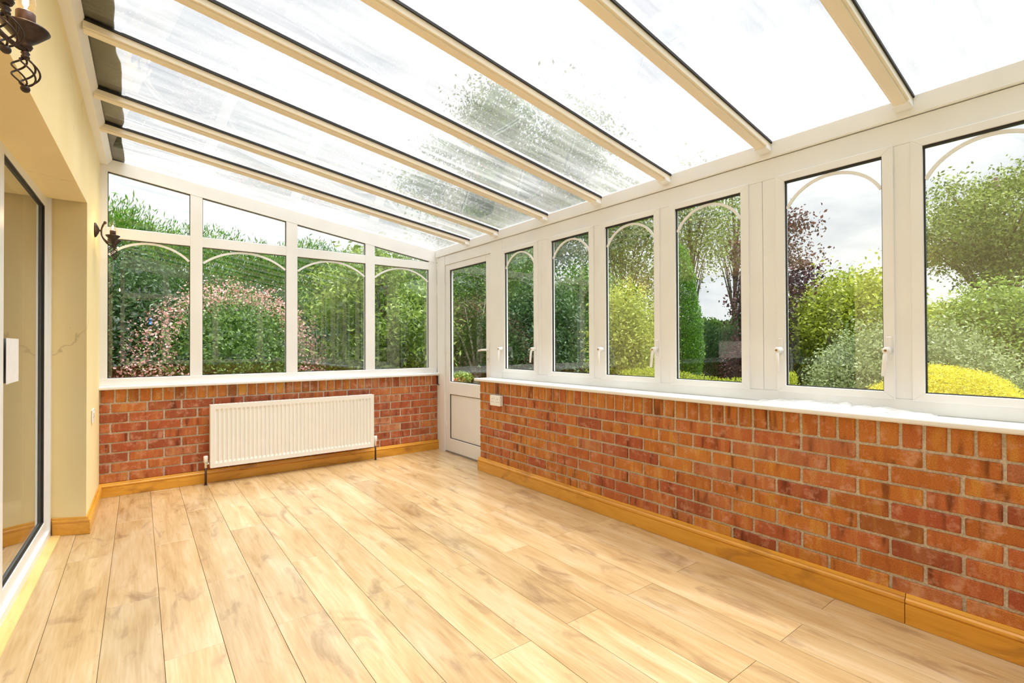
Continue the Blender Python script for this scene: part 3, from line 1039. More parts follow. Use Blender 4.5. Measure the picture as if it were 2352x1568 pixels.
# ------------------------------------------------------------------ radiator
rad = tag(empty('radiator', (1.4, -0.09, 0.13)), 'cream fluted panel radiator on the end brick wall under the window', 'radiator')
RX0, RX1, RZ0, RZ1 = 0.716, 2.092, 0.138, 0.650
yf = -0.118
bm = bmesh.new()
nfl = 41
fm = 0.030                       # flat margins
pitch = (RX1 - RX0 - 2 * fm) / nfl
cols = [(RX0, 0.0)]
for i in range(nfl):
    xa = RX0 + fm + i * pitch
    cols += [(xa + 0.10 * pitch, 0.0), (xa + 0.30 * pitch, 0.0065), (xa + 0.70 * pitch, 0.0065), (xa + 0.90 * pitch, 0.0)]
cols += [(RX1, 0.0)]
zz = [RZ0, RZ0 + 0.034, RZ0 + 0.052, RZ1 - 0.052, RZ1 - 0.034, RZ1]
grid = []
for (x, d) in cols:
    grid.append([bm.verts.new((x, yf + (d if 1 < k < 4 else 0.0) + (0.0 if 0 < k < 5 else 0.0), z)) for k, z in enumerate(zz)])
for g0, g1 in zip(grid, grid[1:]):
    for k in range(len(zz) - 1):
        bm.faces.new((g0[k], g1[k], g1[k + 1], g0[k + 1]))
# turned edges to the back
back = [[bm.verts.new((x, yf + 0.016, zz[0])), bm.verts.new((x, yf + 0.016, zz[-1]))] for x, d in cols]
for i in range(len(cols) - 1):
    bm.faces.new((grid[i][0], back[i][0], back[i + 1][0], grid[i + 1][0]))
    bm.faces.new((grid[i][-1], grid[i + 1][-1], back[i + 1][1], back[i][1]))
    bm.faces.new((back[i][0], back[i][1], back[i + 1][1], back[i + 1][0]))
for i in (0, -1):
    bm.faces.new([grid[i][k] for k in range(6)] + [back[i][1], back[i][0]])
from_bm('front_panel', bm, ENAMEL, rad)
boxes('back_panel', [((RX0 + 0.004, -0.060, RZ0 + 0.004), (RX1 - 0.004, -0.046, RZ1 - 0.006))], ENAMEL, rad, 0.003)
boxes('side_cover', [((RX0 - 0.001, -0.112, RZ0 + 0.002), (RX0 + 0.003, -0.046, RZ1 - 0.001))], ENAMEL, rad)
boxes('side_cover', [((RX1 - 0.003, -0.112, RZ0 + 0.002), (RX1 + 0.001, -0.046, RZ1 - 0.001))], ENAMEL, rad)
bm = bmesh.new()
bm_box(bm, (RX0, -0.104, RZ1 - 0.006), (RX1, -0.096, RZ1)); bm_box(bm, (RX0, -0.056, RZ1 - 0.006), (RX1, -0.048, RZ1))
nb = 46
for i in range(nb):
    x = RX0 + 0.012 + (RX1 - RX0 - 0.024) * i / (nb - 1)
    bm_box(bm, (x - 0.006, -0.097, RZ1 - 0.005), (x + 0.006, -0.055, RZ1 - 0.001))
o = from_bm('top_grille', bm, ENAMEL, rad)
for x in (0.95, 1.85):
    boxes('bracket', [((x - 0.015, -0.047, 0.2), (x + 0.015, -0.003, 0.6))], CHROME, rad)
for x, s_ in ((0.687, 1), (2.119, -1)):
    v = lathe('valve', [(0.0, 0.012), (0.009, 0.012), (0.011, 0.02), (0.011, 0.05), (0.013, 0.052), (0.013, 0.062)], (x, -0.085, 0.125), CHROME, rad, 'Z', 16)
    lathe('valve_cap', [(0.0125, 0.0), (0.0155, 0.004), (0.0165, 0.05), (0.013, 0.054), (0.0, 0.054)], (x, -0.085, 0.183), WHITEPL, v, 'Z', 18)
    tube('tail', [(x, -0.085, 0.172), (x + s_ * 0.034, -0.085, 0.172)], [0.0095, 0.0095], CHROME, v, 12)
    tube('pipe', [(x, -0.085, 0.14), (x, -0.085, -0.004)], 0.0085, DARKPIPE, v, 12)
    lathe('floor_collar', [(0.013, 0.0), (0.013, 0.004), (0.009, 0.006)], (x, -0.085, 0.0), DARKPIPE, v, 'Z', 14)

# ------------------------------------------------------------------ sockets
def socket(name, loc, rotz, label):
    """double power socket on a surface box; local -Y is out of the wall"""
    r = tag(empty(name, loc), label, 'socket')
    def part(nm, lst, mat, par, bev=0.0):
        bm = bmesh.new()
        for lo, hi in lst: bm_box(bm, lo, hi, bev)
        me = bpy.data.meshes.new(nm); bmesh.ops.recalc_face_normals(bm, faces=bm.faces); bm.to_mesh(me); bm.free(); me.materials.append(mat)
        return link(nm, me, par)
    deep = 0.034 if name == 'power_socket' else 0.006
    if deep > 0.01: part('back_box', [((-0.073, -deep + 0.008, -0.043), (0.073, 0.0, 0.043))], WHITEPL, r, 0.003)
    fp = part('faceplate', [((-0.0735, -deep - 0.001, -0.0435), (0.0735, -deep + 0.008, 0.0435))], WHITEPL, r, 0.0025)
    yo = -deep - 0.0012
    for sx in (-0.038, 0.038):
        part('pin_holes', [((sx - 0.002, yo - 0.0004, 0.010), (sx + 0.002, yo + 0.001, 0.019)), ((sx - 0.015, yo - 0.0004, -0.012), (sx - 0.008, yo + 0.001, -0.008)),
                           ((sx + 0.008, yo - 0.0004, -0.012), (sx + 0.015, yo + 0.001, -0.008))], HOLE, fp)
        part('rocker_switch', [((sx * 0.42 - 0.0045, yo - 0.003, 0.014), (sx * 0.42 + 0.0045, yo + 0.001, 0.030))], WHITEPL, fp, 0.001)
    r.rotation_euler = (0, 0, rotz)
    return r


socket('power_socket', (XB - 0.001, -1.335, 0.652), -math.pi / 2, 'white double power socket on the garden brick wall near the door')
socket('wall_socket', (wx(-0.51) + 0.001, -0.51, 0.672), math.pi / 2 + 0.02, 'white double socket plate low on the plastered pier')

# iron hook on the corner of the end wall
hk = tag(empty('iron_hook', (2.85, -0.012, 0.70)), 'small black iron hook under the window board beside the garden door', 'hook')
boxes('hook_plate', [((2.846, -0.013, 0.705), (2.858, -0.001, 0.795))], IRON, hk, 0.002)
tube('hook_arm', [(2.852, -0.010, 0.708), (2.856, -0.030, 0.700), (2.870, -0.038, 0.700), (2.878, -0.034, 0.712)], 0.004, IRON, hk, 8)

# ------------------------------------------------------------------ clear polythene on the sill
bm = bmesh.new()
nx_, ny_ = 16, 60
rs = np.random.default_rng(5)
ph = rs.uniform(0, 6.28, 12); fr_ = rs.uniform(14, 95, 12); dr = rs.uniform(0, 6.28, 12)
gv = []
for i in range(nx_ + 1):
    row = []
    for j in range(ny_ + 1):
        x = 2.735 + 0.112 * i / nx_; y = -3.52 - 0.72 * j / ny_
        hgt = sum(math.sin(fr_[k] * (x * math.cos(dr[k]) * 2.0 + y * math.sin(dr[k])) + ph[k]) for k in range(12)) / 12
        env = math.sin(math.pi * min(1, j / ny_ * 1.02)) ** 0.5
        row.append(bm.verts.new((x + 0.006 * hgt, y, 0.832 + max(0.0, 0.005 + 0.026 * hgt + 0.010 * i / nx_) * env)))
    gv.append(row)
for i in range(nx_):
    for j in range(ny_):
        bm.faces.new((gv[i][j], gv[i + 1][j], gv[i + 1][j + 1], gv[i][j + 1]))
o = from_bm('plastic_sheet', bm, FILM, base=(2.79, -3.88, 0.83))
md = o.modifiers.new('thickness', 'SOLIDIFY'); md.thickness = 0.0006
tag(o, 'crumpled clear polythene sheet lying on the garden window board', 'plastic sheet')

# ------------------------------------------------------------------ white card on the patio door
bm = bmesh.new()
n = 10
pts = []
for i in range(n + 1):
    y = -1.50 - 0.30 * i / n
    x = wx(y, -0.1965) + 0.0030 + 0.010 * (i / n) ** 2
    pts.append([bm.verts.new((x, y, 0.965)), bm.verts.new((x, y, 1.165)), bm.verts.new((x + 0.0012, y, 1.165)), bm.verts.new((x + 0.0012, y, 0.965))])
for p, q in zip(pts, pts[1:]):
    for k in range(4):
        bm.faces.new((p[k], p[(k + 1) % 4], q[(k + 1) % 4], q[k]))
bm.faces.new(pts[0][::-1]); bm.faces.new(pts[-1])
o = from_bm('notice_card', bm, CARD, base=(wx(-1.6, -0.195), -1.6, 0.965))
tag(o, 'blank white card stuck to the glass of the patio door', 'card')

# ------------------------------------------------------------------ wrought-iron wall sconces
def make_sconce(loc, rotz, label):
    """local +X out of the wall, Y along it, origin at the back plate's centre"""
    r = tag(empty('wall_sconce', loc), label, 'wall light', 'two-arm iron wall lights with candle bulbs')
    r.rotation_euler = (0, 0, rotz)

    def obj(nm, bm, mat, par, smooth=True):
        bmesh.ops.recalc_face_normals(bm, faces=bm.faces)
        me = bpy.data.meshes.new(nm); bm.to_mesh(me); bm.free()
        if smooth: me.polygons.foreach_set('use_smooth', np.ones(len(me.polygons), bool))
        me.materials.append(mat)
        return link(nm, me, par)
    bm = bmesh.new(); bm_lathe(bm, [(0.0, 0.0), (0.048, 0.0), (0.050, 0.005), (0.046, 0.010), (0.040, 0.013), (0.022, 0.022), (0.010, 0.026), (0.0, 0.027)], (0, 0, 0), 'X', 28)
    obj('back_plate', bm, IRON, r)
    bm = bmesh.new(); bm_tube(bm, [(0.02, 0, 0.0), (0.036, 0, -0.002)], [0.007, 0.006], 10)
    obj('stem', bm, IRON, r)
    for s in (-1, 1):
        cy = s * 0.088
        bx = 0.102
        bm = bmesh.new()
        ctrl = [(0.056, 0.012, 0.056), (0.045, 0.006, 0.036), (0.037, 0.0, 0.0), (0.042, 0.022, -0.042), (0.066, 0.055, -0.078), (0.092, 0.078, -0.092), (bx, 0.088, -0.090)]
        P3 = [Vector((x, s * y, z)) for x, y, z in ctrl]
        pts = []
        for i in range(len(P3) - 1):
            p0, p1, p2, p3 = P3[max(i - 1, 0)], P3[i], P3[i + 1], P3[min(i + 2, len(P3) - 1)]
            for k in range(5):
                t = k / 5
                pts.append(0.5 * ((2 * p1) + (p2 - p0) * t + (2 * p0 - 5 * p1 + 4 * p2 - p3) * t * t + (3 * p1 - p0 - 3 * p2 + p3) * t ** 3))
        pts.append(P3[-1])
        bm_tube(bm, pts, [0.006 - 0.0012 * (i / len(pts)) for i in range(len(pts))], 10)
        bmesh.ops.create_icosphere(bm, subdivisions=2, radius=0.009, matrix=Matrix.Translation(P3[0]))
        arm = obj('arm', bm, IRON, r)
        bm = bmesh.new()
        bm_lathe(bm, [(0.0, -0.092), (0.009, -0.090), (0.0125, -0.083), (0.010, -0.078), (0.022, -0.066), (0.036, -0.050), (0.0405, -0.045), (0.039, -0.042), (0.030, -0.047), (0.012, -0.050), (0.0, -0.050)], (bx, cy, 0), 'Z', 28)
        obj('drip_cup', bm, IRON, arm)
        bm = bmesh.new()
        bm_lathe(bm, [(0.0, -0.05), (0.0165, -0.05), (0.0165, -0.011), (0.014, -0.008), (0.0, -0.008)], (bx, cy, 0), 'Z', 20)
        obj('candle_sleeve', bm, plain('brown_candle_sleeve', (0.07, 0.03, 0.02), 0.5, noise=0.2), arm)
        bm = bmesh.new()
        bm_lathe(bm, [(0.0, -0.009), (0.010, -0.008), (0.0155, 0.003), (0.0170, 0.013), (0.0150, 0.027), (0.0085, 0.043), (0.003, 0.053), (0.0, 0.055)], (bx, cy, 0), 'Z', 20)
        bulb = obj('bulb', bm, BULBGLASS, arm)
        bm = bmesh.new()
        bm_lathe(bm, [(0.0, -0.001), (0.005, 0.008), (0.005, 0.018), (0.0, 0.029)], (bx, cy, 0), 'Z', 6)
        obj('filament', bm, FILAMENT, bulb)
        # twisted basket pendant
        bm = bmesh.new()
        bm_lathe(bm, [(0.0, -0.112), (0.007, -0.111), (0.0075, -0.106), (0.0055, -0.103), (0.008, -0.099), (0.0055, -0.095), (0.005, -0.090)], (bx, cy, 0), 'Z', 14)
        for k in range(5):
            pts = []
            for i in range(17):
                t = i / 16
                a = 2 * math.pi * (k / 5 + 0.45 * t)
                rr = 0.003 + 0.0205 * math.sin(math.pi * t) ** 0.75
                pts.append((bx + rr * math.cos(a), cy + rr * math.sin(a), -0.110 - 0.060 * t))
            bm_tube(bm, pts, 0.0019, 6)
        bmesh.ops.create_icosphere(bm, subdivisions=2, radius=0.0085, matrix=Matrix.Translation((bx, cy, -0.176)))
        obj('twisted_basket', bm, IRON, arm)
    return r


ang = 0.02
make_sconce((wx(-0.40), -0.40, 1.925), -ang, 'iron two-arm wall light on the narrow pier beside the end window')
make_sconce((wx(-3.39), -3.39, 1.861), -ang, 'iron two-arm wall light above the edge of the patio door opening')

# ------------------------------------------------------------------ garden
ground = boxes('lawn', [((-30, -30, -0.6), (60, 60, -0.30))], LAWN)
tag(ground, 'green garden lawn outside the windows', 'lawn', kind='structure')
bed = boxes('soil_bed', [((-3, 0.12, -0.30), (5.5, 3.4, -0.24)), ((2.96, -7.0, -0.30), (6.3, 0.13, -0.24))], SOIL)
tag(bed, 'dark soil border around the conservatory', 'flower bed', kind='structure')


def at(px, depth):
    """ground point in the direction of a picture column at a forward distance"""
    p = CAM + depth * (FW + RT * (px - 1176) / FPX)
    return np.array([p[0], p[1], -0.30])


def zpx(py, depth):
    return float(CAM[2] + depth * ((784 - py) / FPX + 0.0085))


def leaf_mesh(name, pos, size, mat, dirs=None, aspect=0.5, fold=0.25, rng=RNG, flat=0.0):
    """many small four-point leaves in one mesh"""
    n = len(pos)
    if dirs is None:
        d = rng.normal(size=(n, 3))
    else:
        d = dirs + rng.normal(size=(n, 3)) * 0.35
    d[:, 2] *= (1 - flat)
    d /= np.linalg.norm(d, axis=1)[:, None] + 1e-9
    u = rng.normal(size=(n, 3))
    u -= (u * d).sum(1)[:, None] * d
    u /= np.linalg.norm(u, axis=1)[:, None] + 1e-9
    w = np.cross(d, u)
    L = size * rng.uniform(0.65, 1.3, (n, 1))
    W = L * aspect * 0.5
    v = np.empty((n, 4, 3), np.float32)
    v[:, 0] = pos - d * L * 0.5
    v[:, 1] = pos + u * W + w * W * fold
    v[:, 2] = pos + d * L * 0.5
    v[:, 3] = pos - u * W + w * W * fold
    me = bpy.data.meshes.new(name)
    me.vertices.add(n * 4)
    me.vertices.foreach_set('co', v.reshape(-1))
    me.loops.add(n * 4)
    me.loops.foreach_set('vertex_index', np.arange(n * 4, dtype=np.int32))
    me.polygons.add(n)
    me.polygons.foreach_set('loop_start', np.arange(0, n * 4, 4, dtype=np.int32))
    me.update(calc_edges=True)
    me.validate()
    me.materials.append(mat)
    return me


def ell(n, c, r, shell=0.5, rng=RNG, lo=-1.0):
    d = rng.normal(size=(n, 3))
    d /= np.linalg.norm(d, axis=1)[:, None]
    d[:, 2] = np.maximum(d[:, 2], lo)
    rad = shell + (1 - shell) * rng.random(n) ** 0.6
    return np.array(c) + d * rad[:, None] * np.array(r), d


def clumped(n, nclump, c, r, cr, shell=0.45, rng=RNG):
    """leaves gathered in tufts through an ellipsoid crown"""
    cc, cdir = ell(nclump, c, r, shell, rng)
    k = rng.integers(0, nclump, n)
    off = rng.normal(size=(n, 3)) * cr * np.array([1, 1, 0.7])
    return cc[k] + off, cc, cdir[k]


GREENS = {
    'fresh': [(0, (0.10, 0.18, 0.02)), (0.5, (0.19, 0.29, 0.04)), (1, (0.31, 0.41, 0.09))],
    'mid': [(0, (0.05, 0.12, 0.02)), (0.5, (0.10, 0.19, 0.035)), (1, (0.18, 0.28, 0.06))],
    'dark': [(0, (0.02, 0.055, 0.018)), (0.5, (0.045, 0.10, 0.03)), (1, (0.10, 0.18, 0.06))],
    'conifer': [(0, (0.035, 0.12, 0.01)), (0.5, (0.08, 0.22, 0.015)), (1, (0.18, 0.36, 0.03))],
    'gold': [(0, (0.40, 0.36, 0.02)), (0.5, (0.60, 0.54, 0.03)), (1, (0.75, 0.68, 0.08))],
    'lime': [(0, (0.17, 0.23, 0.015)), (0.5, (0.30, 0.355, 0.03)), (1, (0.44, 0.48, 0.06))],
    'silver': [(0, (0.12, 0.17, 0.06)), (0.5, (0.22, 0.28, 0.11)), (1, (0.40, 0.45, 0.24))],
    'yellowgreen': [(0, (0.20, 0.26, 0.03)), (0.5, (0.34, 0.40, 0.06)), (1, (0.48, 0.52, 0.12))],
    'purple': [(0, (0.02, 0.008, 0.012)), (0.5, (0.055, 0.018, 0.025)), (1, (0.14, 0.05, 0.05))],
    'poplar': [(0, (0.085, 0.13, 0.025)), (0.5, (0.17, 0.225, 0.045)), (1, (0.32, 0.37, 0.11))],
    'pink': [(0, (0.45, 0.18, 0.16)), (0.5, (0.62, 0.33, 0.30)), (1, (0.80, 0.58, 0.52))],
}
LM = {k: leaf_mat('leaf_' + k, v) for k, v in GREENS.items()}


def trunk_part(root, base, top, r0, mat, branches=None, wob=0.12, seed=0):
    rs = random.Random(seed)
    bm = bmesh.new()
    b, t = Vector(base), Vector(top)
    n = 8
    pts = [b.lerp(t, i / n) + Vector((rs.uniform(-wob, wob), rs.uniform(-wob, wob), 0)) * (0 if i == 0 else 1) for i in range(n + 1)]
    bm_tube(bm, pts, [r0 * (1 - 0.75 * i / n) for i in range(n + 1)], 9)
    o = from_bm('trunk', bm, mat, root, True)
    if branches is not None and len(branches):
        bm = bmesh.new()
        for c in branches:
            c = Vector(c)
            f = min(0.97, max(0.25, (c.z - b.z) / max(0.1, (t.z - b.z)) - 0.28))
            s = pts[int(f * n)]
            m = s.lerp(c, 0.5) + Vector((0, 0, 0.12 * (c - s).length))
            rr = r0 * (1 - 0.75 * f) * 0.4
            bm_tube(bm, [s, m, c], [rr, rr * 0.6, rr * 0.2], 6)
        from_bm('branches', bm, mat, root, True)


def tree(name, label, px, depth, halfw, py_top, z_low, kind, n, leaf, mat_t=BARK, nclump=70, cr=0.28, group=None, trunk_r=0.10, cat='tree', nb=14, seed=0, shell=0.35, aspect=0.5, lean=(0, 0)):
    base = at(px, depth)
    zt = zpx(py_top, depth)
    root = tag(empty(name, base), label, cat, group)
    hw = halfw / FPX * depth
    cz, rzz = (zt + z_low) / 2, (zt - z_low) / 2
    c = (base[0] + lean[0], base[1] + lean[1], cz)
    rng = np.random.default_rng(100 + seed)
    pos, cc, d = clumped(n, nclump, c, (hw * 0.9, hw * 0.9, rzz * 0.92), cr, shell, rng)
    pos = pos[pos[:, 2] > -0.28]
    me = leaf_mesh('foliage', pos - base, leaf, LM[kind], aspect=aspect, rng=rng)
    link('foliage', me, root)
    trunk_part(root, base, (c[0], c[1], zt - rzz * 0.25), trunk_r, mat_t, cc[:nb], 0.06, seed)
    return root


def shrub(name, label, px, depth, halfw, py_top, kind, n, leaf, group=None, cat='shrub', seed=0, shell=0.72, aspect=0.5, zb=-0.3, cr=0.07, flat=0.0, stretch=1.0):
    base = at(px, depth)
    zt = zpx(py_top, depth)
    root = tag(empty(name, base), label, cat, group)
    hw = halfw / FPX * depth
    rng = np.random.default_rng(300 + seed)
    h_ = zt - zb
    c = (base[0], base[1], zb + h_ * 0.42)
    pos, d = ell(n, c, (hw, hw * stretch, h_ * 0.58), shell, rng, -0.8)
    lump = np.sin(pos * 5.1 + seed).sum(1) * 0.045 + np.sin(pos * 11.3 + seed * 2).sum(1) * 0.022
    pos = pos + d * lump[:, None] * max(0.3, hw) + rng.normal(size=(n, 3)) * cr
    fill, _ = ell(max(1500, n // 6), c, (hw * 0.86, hw * stretch * 0.86, h_ * 0.50), 0.35, rng, -0.8)
    size = np.concatenate([np.full(len(pos), leaf), np.full(len(fill), max(leaf * 2.2, hw * 0.09))])
    pos = np.concatenate([pos, fill])
    ok = pos[:, 2] > -0.29
    pos, size = pos[ok], size[ok]
    me = leaf_mesh('foliage', pos - base, size[:, None], LM[kind], None, aspect, rng=rng, flat=flat)
    link('foliage', me, root)
    # woody stems
    rs = random.Random(seed)
    bm = bmesh.new()
    for k in range(7):
        a = rs.uniform(0, 6.28)
        q = (c[0] + hw * 0.55 * math.cos(a), c[1] + hw * 0.55 * math.sin(a) * stretch, zb + h_ * rs.uniform(0.45, 0.8))
        bm_tube(bm, [(base[0] + 0.06 * math.cos(a), base[1] + 0.06 * math.sin(a), -0.3), ((base[0] + q[0]) / 2, (base[1] + q[1]) / 2, q[2] * 0.6), q], [0.022, 0.016, 0.006], 6)
    from_bm('stems', bm, BARK, root, True)
    return root


def hedge(name, label, p0, p1, width, height, kind, n, leaf, seed=0, plume=0.25, aspect=0.22, lumps=0.12, group=None):
    p0, p1 = np.array([*p0, -0.3]), np.array([*p1, -0.3])
    L_ = np.linalg.norm(p1 - p0)
    t = (p1 - p0) / L_
    nrm = np.array([t[1], -t[0], 0])
    if nrm @ (CAM - p0) < 0: nrm = -nrm
    base = (p0 + p1) / 2
    root = tag(empty(name, base), label, 'hedge', group)
    rng = np.random.default_rng(500 + seed)
    a = rng.random(n) * L_
    face = rng.random(n)
    h = height - (-0.3)
    z = np.where(face < 0.75, rng.random(n) * h, h - rng.random(n) * 0.25)
    depth_ = np.where(face < 0.75, rng.random(n) ** 2 * 0.35, rng.random(n) * width)
    out = lumps * (np.sin(a * 2.3 + seed) + np.sin(a * 5.7 + z * 3.1) * 0.6 + np.sin(z * 6.0 + a * 1.3) * 0.4)
    top = (np.sin(a * 1.9 + seed) + np.sin(a * 4.3)) * 0.06 * h * 0.5
    round_ = np.maximum(0, z - (h - 0.5)) ** 2 * 0.5
    pos = p0 + t * a[:, None] + nrm * (width / 2 - depth_ + out - round_)[:, None] + np.array([0, 0, 1.0]) * (z + top * (z / h))[:, None]
    d = nrm * 0.6 + np.array([0, 0, 0.9]) + rng.normal(size=(n, 3)) * 0.25
    if plume > 0:
        m = z > h - 0.2
        pos[m, 2] += rng.random(m.sum()) ** 3 * plume
    nf = n // 5
    af, zf = rng.random(nf) * L_, rng.random(nf) * (h - 0.35)
    fill = p0 + t * af[:, None] + nrm * ((rng.random(nf) - 0.5) * width * 0.5)[:, None] + np.array([0, 0, 1.0]) * zf[:, None]
    size = np.concatenate([np.full(n, leaf), np.full(nf, leaf * 2.4)])
    pos = np.concatenate([pos, fill]); d = np.concatenate([d, rng.normal(size=(nf, 3))])
    me = leaf_mesh('foliage', pos - base, size[:, None], LM[kind], d, aspect, rng=rng)
    link('foliage', me, root)
    k = int(L_ / 0.9)
    for i in range(k + 1):
        bm = bmesh.new()
        q = p0 + t * (L_ * i / k)
        bm_tube(bm, [tuple(q), tuple(q + np.array([0, 0, h * 0.45])), tuple(q + np.array([0.03, 0, h * 0.9]))], [0.06, 0.045, 0.015], 7)
        from_bm('stem', bm, BARK, root, True)
    return root


# beyond the end window
hedge('conifer_hedge', 'tall feathery green conifer hedge behind the pink-flowered shrub', (-3.2, 3.25), (6.6, 6.5), 1.3, 2.76, 'conifer', 150000, 0.085, 1, 0.34, 0.18)
shrub('evergreen_shrub', 'dark green rounded evergreen shrub between the house and the pink-flowered shrub', 300, 5.9, 130, 575, 'dark', 30000, 0.045, seed=1, cr=0.09, aspect=0.6)
sp = shrub('flowering_shrub', 'shrub covered with small pale pink flowers outside the end window', 530, 6.0, 180, 660, 'mid', 26000, 0.04, seed=2, cr=0.09, aspect=0.55)
b0 = np.array(sp.location)
rng_ = np.random.default_rng(42)
hw = 180 / FPX * 6.0
pp, dd = ell(17000, (b0[0], b0[1], 0.60), (hw * 1.12, hw * 1.12, 1.24), 0.9, rng_, -0.8)
pp += rng_.normal(size=pp.shape) * 0.07
pp = pp[(pp[:, 2] > -0.2) & (np.sin(pp * 4).sum(1) > -0.8)]
link('blossom', leaf_mesh('blossom', pp - b0, 0.030, LM['pink'], None, 0.8, rng=rng_), sp)
tree('rowan_tree', 'light green layered tree with drooping leaf sprays by the garden door', 880, 6.9, 165, 560, 0.55, 'fresh', 20000, 0.075, nclump=60, cr=0.16, trunk_r=0.06, seed=3, aspect=0.38, nb=22)
shrub('laurel_shrub', 'dark green laurel shrub under the layered tree', 800, 9.0, 190, 690, 'dark', 22000, 0.06, seed=4, cr=0.10)
shrub('garden_shrub', 'mid green leafy shrub behind the white-barked birch', 1010, 9.2, 140, 640, 'mid', 22000, 0.06, seed=5, cr=0.10)
# beyond the door and first windows
tree('birch_tree', 'white-barked birch tree with fine hanging leaves beyond the garden door', 1100, 8.0, 120, 480, 0.8, 'mid', 22000, 0.05, BIRCH, 60, 0.22, trunk_r=0.085, seed=6, lean=(0.25, 0.2))
tree('ash_tree', 'tall spreading tree rising above the roof behind the birch', 1180, 11.5, 250, 170, 2.2, 'mid', 46000, 0.085, nclump=150, cr=0.33, trunk_r=0.17, seed=7, shell=0.2)
tree('holly_tree', 'dense dark holly tree outside the windows next to the door', 1235, 7.8, 125, 640, -0.2, 'dark', 42000, 0.055, nclump=160, cr=0.16, trunk_r=0.07, seed=8, shell=0.55, aspect=0.55)
tree('maple_tree', 'dense green maple beside the dark holly', 1345, 9.0, 105, 620, -0.1, 'mid', 36000, 0.06, nclump=130, cr=0.2, trunk_r=0.08, seed=9, shell=0.5)
tree('lime_tree', 'tall airy yellow-green tree with sky showing through its leaves', 1430, 12.5, 130, 360, 1.2, 'poplar', 13000, 0.085, nclump=130, cr=0.30, trunk_r=0.10, seed=10, shell=0.15)
tree('poplar_tree', 'tall thin poplar with sparse leaves rising behind the clipped cypress', 1590, 13.0, 105, 330, 2.3, 'poplar', 6000, 0.085, nclump=110, cr=0.30, trunk_r=0.08, seed=11, shell=0.1, nb=30)
tree('aspen_tree', 'slender aspen with sparse leaves behind the copper beech', 1690, 14.5, 80, 380, 2.8, 'poplar', 4200, 0.085, nclump=80, cr=0.30, trunk_r=0.08, seed=12, shell=0.1, nb=30)
shrub('spiraea_shrub', 'arching pale yellow-green shrub close to the third window', 1440, 6.4, 80, 650, 'yellowgreen', 16000, 0.045, seed=13, cr=0.10, aspect=0.45)
shrub('cypress_column', 'tall narrow clipped green cypress with rounded top', 1556, 7.2, 58, 560, 'conifer', 30000, 0.035, cat='tree', seed=14, shell=0.9, cr=0.012, aspect=0.35)
hedge('clipped_hedge', 'dark clipped hedge with a dipping top behind the cypress column', tuple(at(1560, 10.5)[:2]), tuple(at(1900, 12.0)[:2]), 1.0, zpx(752, 10.8), 'dark', 26000, 0.055, 2, 0.0, 0.5, 0.06)
tree('copper_beech', 'purple-leaved copper beech tree above the clipped hedge', 1785, 10.5, 92, 470, 0.7, 'purple', 12000, 0.075, nclump=90, cr=0.20, trunk_r=0.06, seed=15, shell=0.2, nb=30, aspect=0.6)
shrub('copper_shrub', 'dark purple shrub in front of the clipped hedge', 1720, 9.6, 55, 760, 'purple', 7000, 0.05, seed=16, cr=0.08)
hedge('box_hedge', 'low bright green box hedge running below the window boards', tuple(at(1425, 5.2)[:2]), tuple(at(1830, 4.5)[:2]), 0.5, zpx(856, 4.8), 'lime', 30000, 0.022, 3, 0.0, 0.5, 0.04)
tree('field_maple', 'bright yellow-green maple between the copper beech and the golden cypress mound', 1960, 9.5, 115, 610, -0.1, 'lime', 26000, 0.075, nclump=110, cr=0.22, trunk_r=0.08, seed=17, shell=0.4, aspect=0.6)
shrub('eleagnus_shrub', 'silvery green bushy shrub behind the golden cypress mound', 2080, 7.2, 190, 745, 'silver', 34000, 0.05, seed=18, cr=0.10)
shrub('golden_cypress', 'golden yellow dwarf cypress clipped into a low mound', 2165, 5.2, 175, 832, 'gold', 52000, 0.024, seed=19, shell=0.9, cr=0.012, aspect=0.35)
tree('oak_tree', 'large broad tree with open green canopy and two stems', 2290, 13.0, 185, 375, 2.5, 'poplar', 24000, 0.10, nclump=110, cr=0.27, trunk_r=0.19, seed=20, shell=0.2, nb=40)
shrub('hazel_shrub', 'big leafy green hazel under the broad open tree', 2330, 9.5, 150, 660, 'fresh', 26000, 0.08, seed=21, cr=0.14)
tree('cherry_tree', 'pale yellow-green cherry tree behind the silvery shrub', 2170, 10.5, 90, 690, 0.0, 'yellowgreen', 14000, 0.08, nclump=70, cr=0.2, trunk_r=0.07, seed=22, shell=0.4)
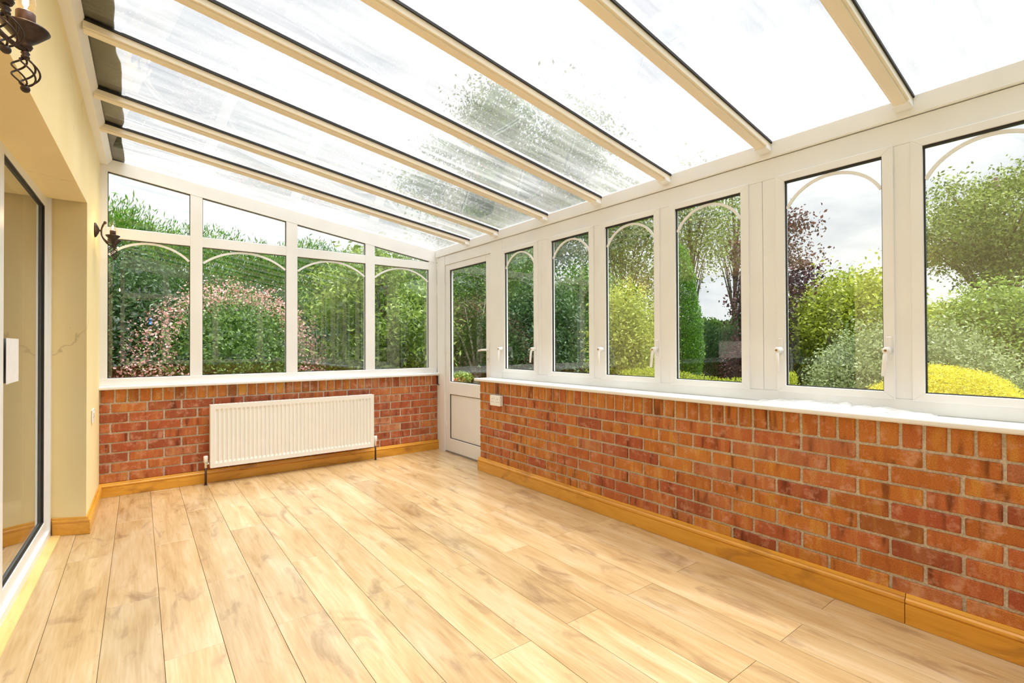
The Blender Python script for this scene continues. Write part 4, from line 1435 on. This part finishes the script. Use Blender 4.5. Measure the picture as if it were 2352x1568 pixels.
hedge('boundary_hedge', 'long dark boundary hedge at the far end of the garden', (13.5, 7.0), (17.0, -9.0), 1.2, 1.9, 'mid', 30000, 0.12, 4, 0.1, 0.5)
hedge('far_hedge', 'mixed green hedge closing the garden behind the trees', (4.0, 10.5), (14.0, 7.5), 1.2, 2.3, 'dark', 36000, 0.11, 5, 0.1, 0.5)

hedge('neighbour_hedge', 'tall green hedge outside the second end window', (-4.0, -9.0), (9.0, -9.6), 1.2, 2.7, 'mid', 30000, 0.11, 6, 0.2, 0.4)

# terracotta pot outside the door
pb = at(1043, 5.95); pb[2] = -0.24
pot = tag(empty('terracotta_pot', pb), 'terracotta pot with green plant on a stand outside the garden door', 'plant pot')
zt = zpx(866, 5.95)
lathe('pot', [(0.0, zt - 0.30), (0.085, zt - 0.30), (0.12, zt - 0.05), (0.135, zt - 0.05), (0.137, zt), (0.12, zt), (0.115, zt - 0.04), (0.0, zt - 0.04)], (pb[0], pb[1], 0), TERRA, pot, 'Z', 28)
boxes('stand', [((pb[0] - 0.14, pb[1] - 0.14, -0.24), (pb[0] + 0.14, pb[1] + 0.14, zt - 0.30))], BARK, pot, 0.01)
q, _ = ell(900, (pb[0] + 0.05, pb[1] - 0.05, zt + 0.0), (0.16, 0.16, 0.08), 0.2)
link('foliage', leaf_mesh('foliage', q - pb, 0.035, LM['fresh']), pot)

# blue bird feeder hanging among the evergreen leaves
fb = at(345, 5.05); fz = zpx(742, 5.05)
fd = tag(empty('bird_feeder', (fb[0], fb[1], fz)), 'small blue bird feeder hanging on a thin wire pole before the evergreen shrub', 'bird feeder')
lathe('feeder_tube', [(0.0, 0.0), (0.017, 0.0), (0.018, 0.007), (0.011, 0.009), (0.011, 0.048), (0.016, 0.052), (0.006, 0.062), (0.0, 0.064)], (fb[0], fb[1], fz), BLUE, fd, 'Z', 18)
tube('wire_pole', [(fb[0], fb[1], fz + 0.06), (fb[0], fb[1], fz + 0.20), (fb[0] + 0.03, fb[1] + 0.05, fz + 0.22), (fb[0] + 0.10, fb[1] + 0.14, fz + 0.15), (fb[0] + 0.11, fb[1] + 0.15, -0.27)], 0.004, CHROME, fd, 6)
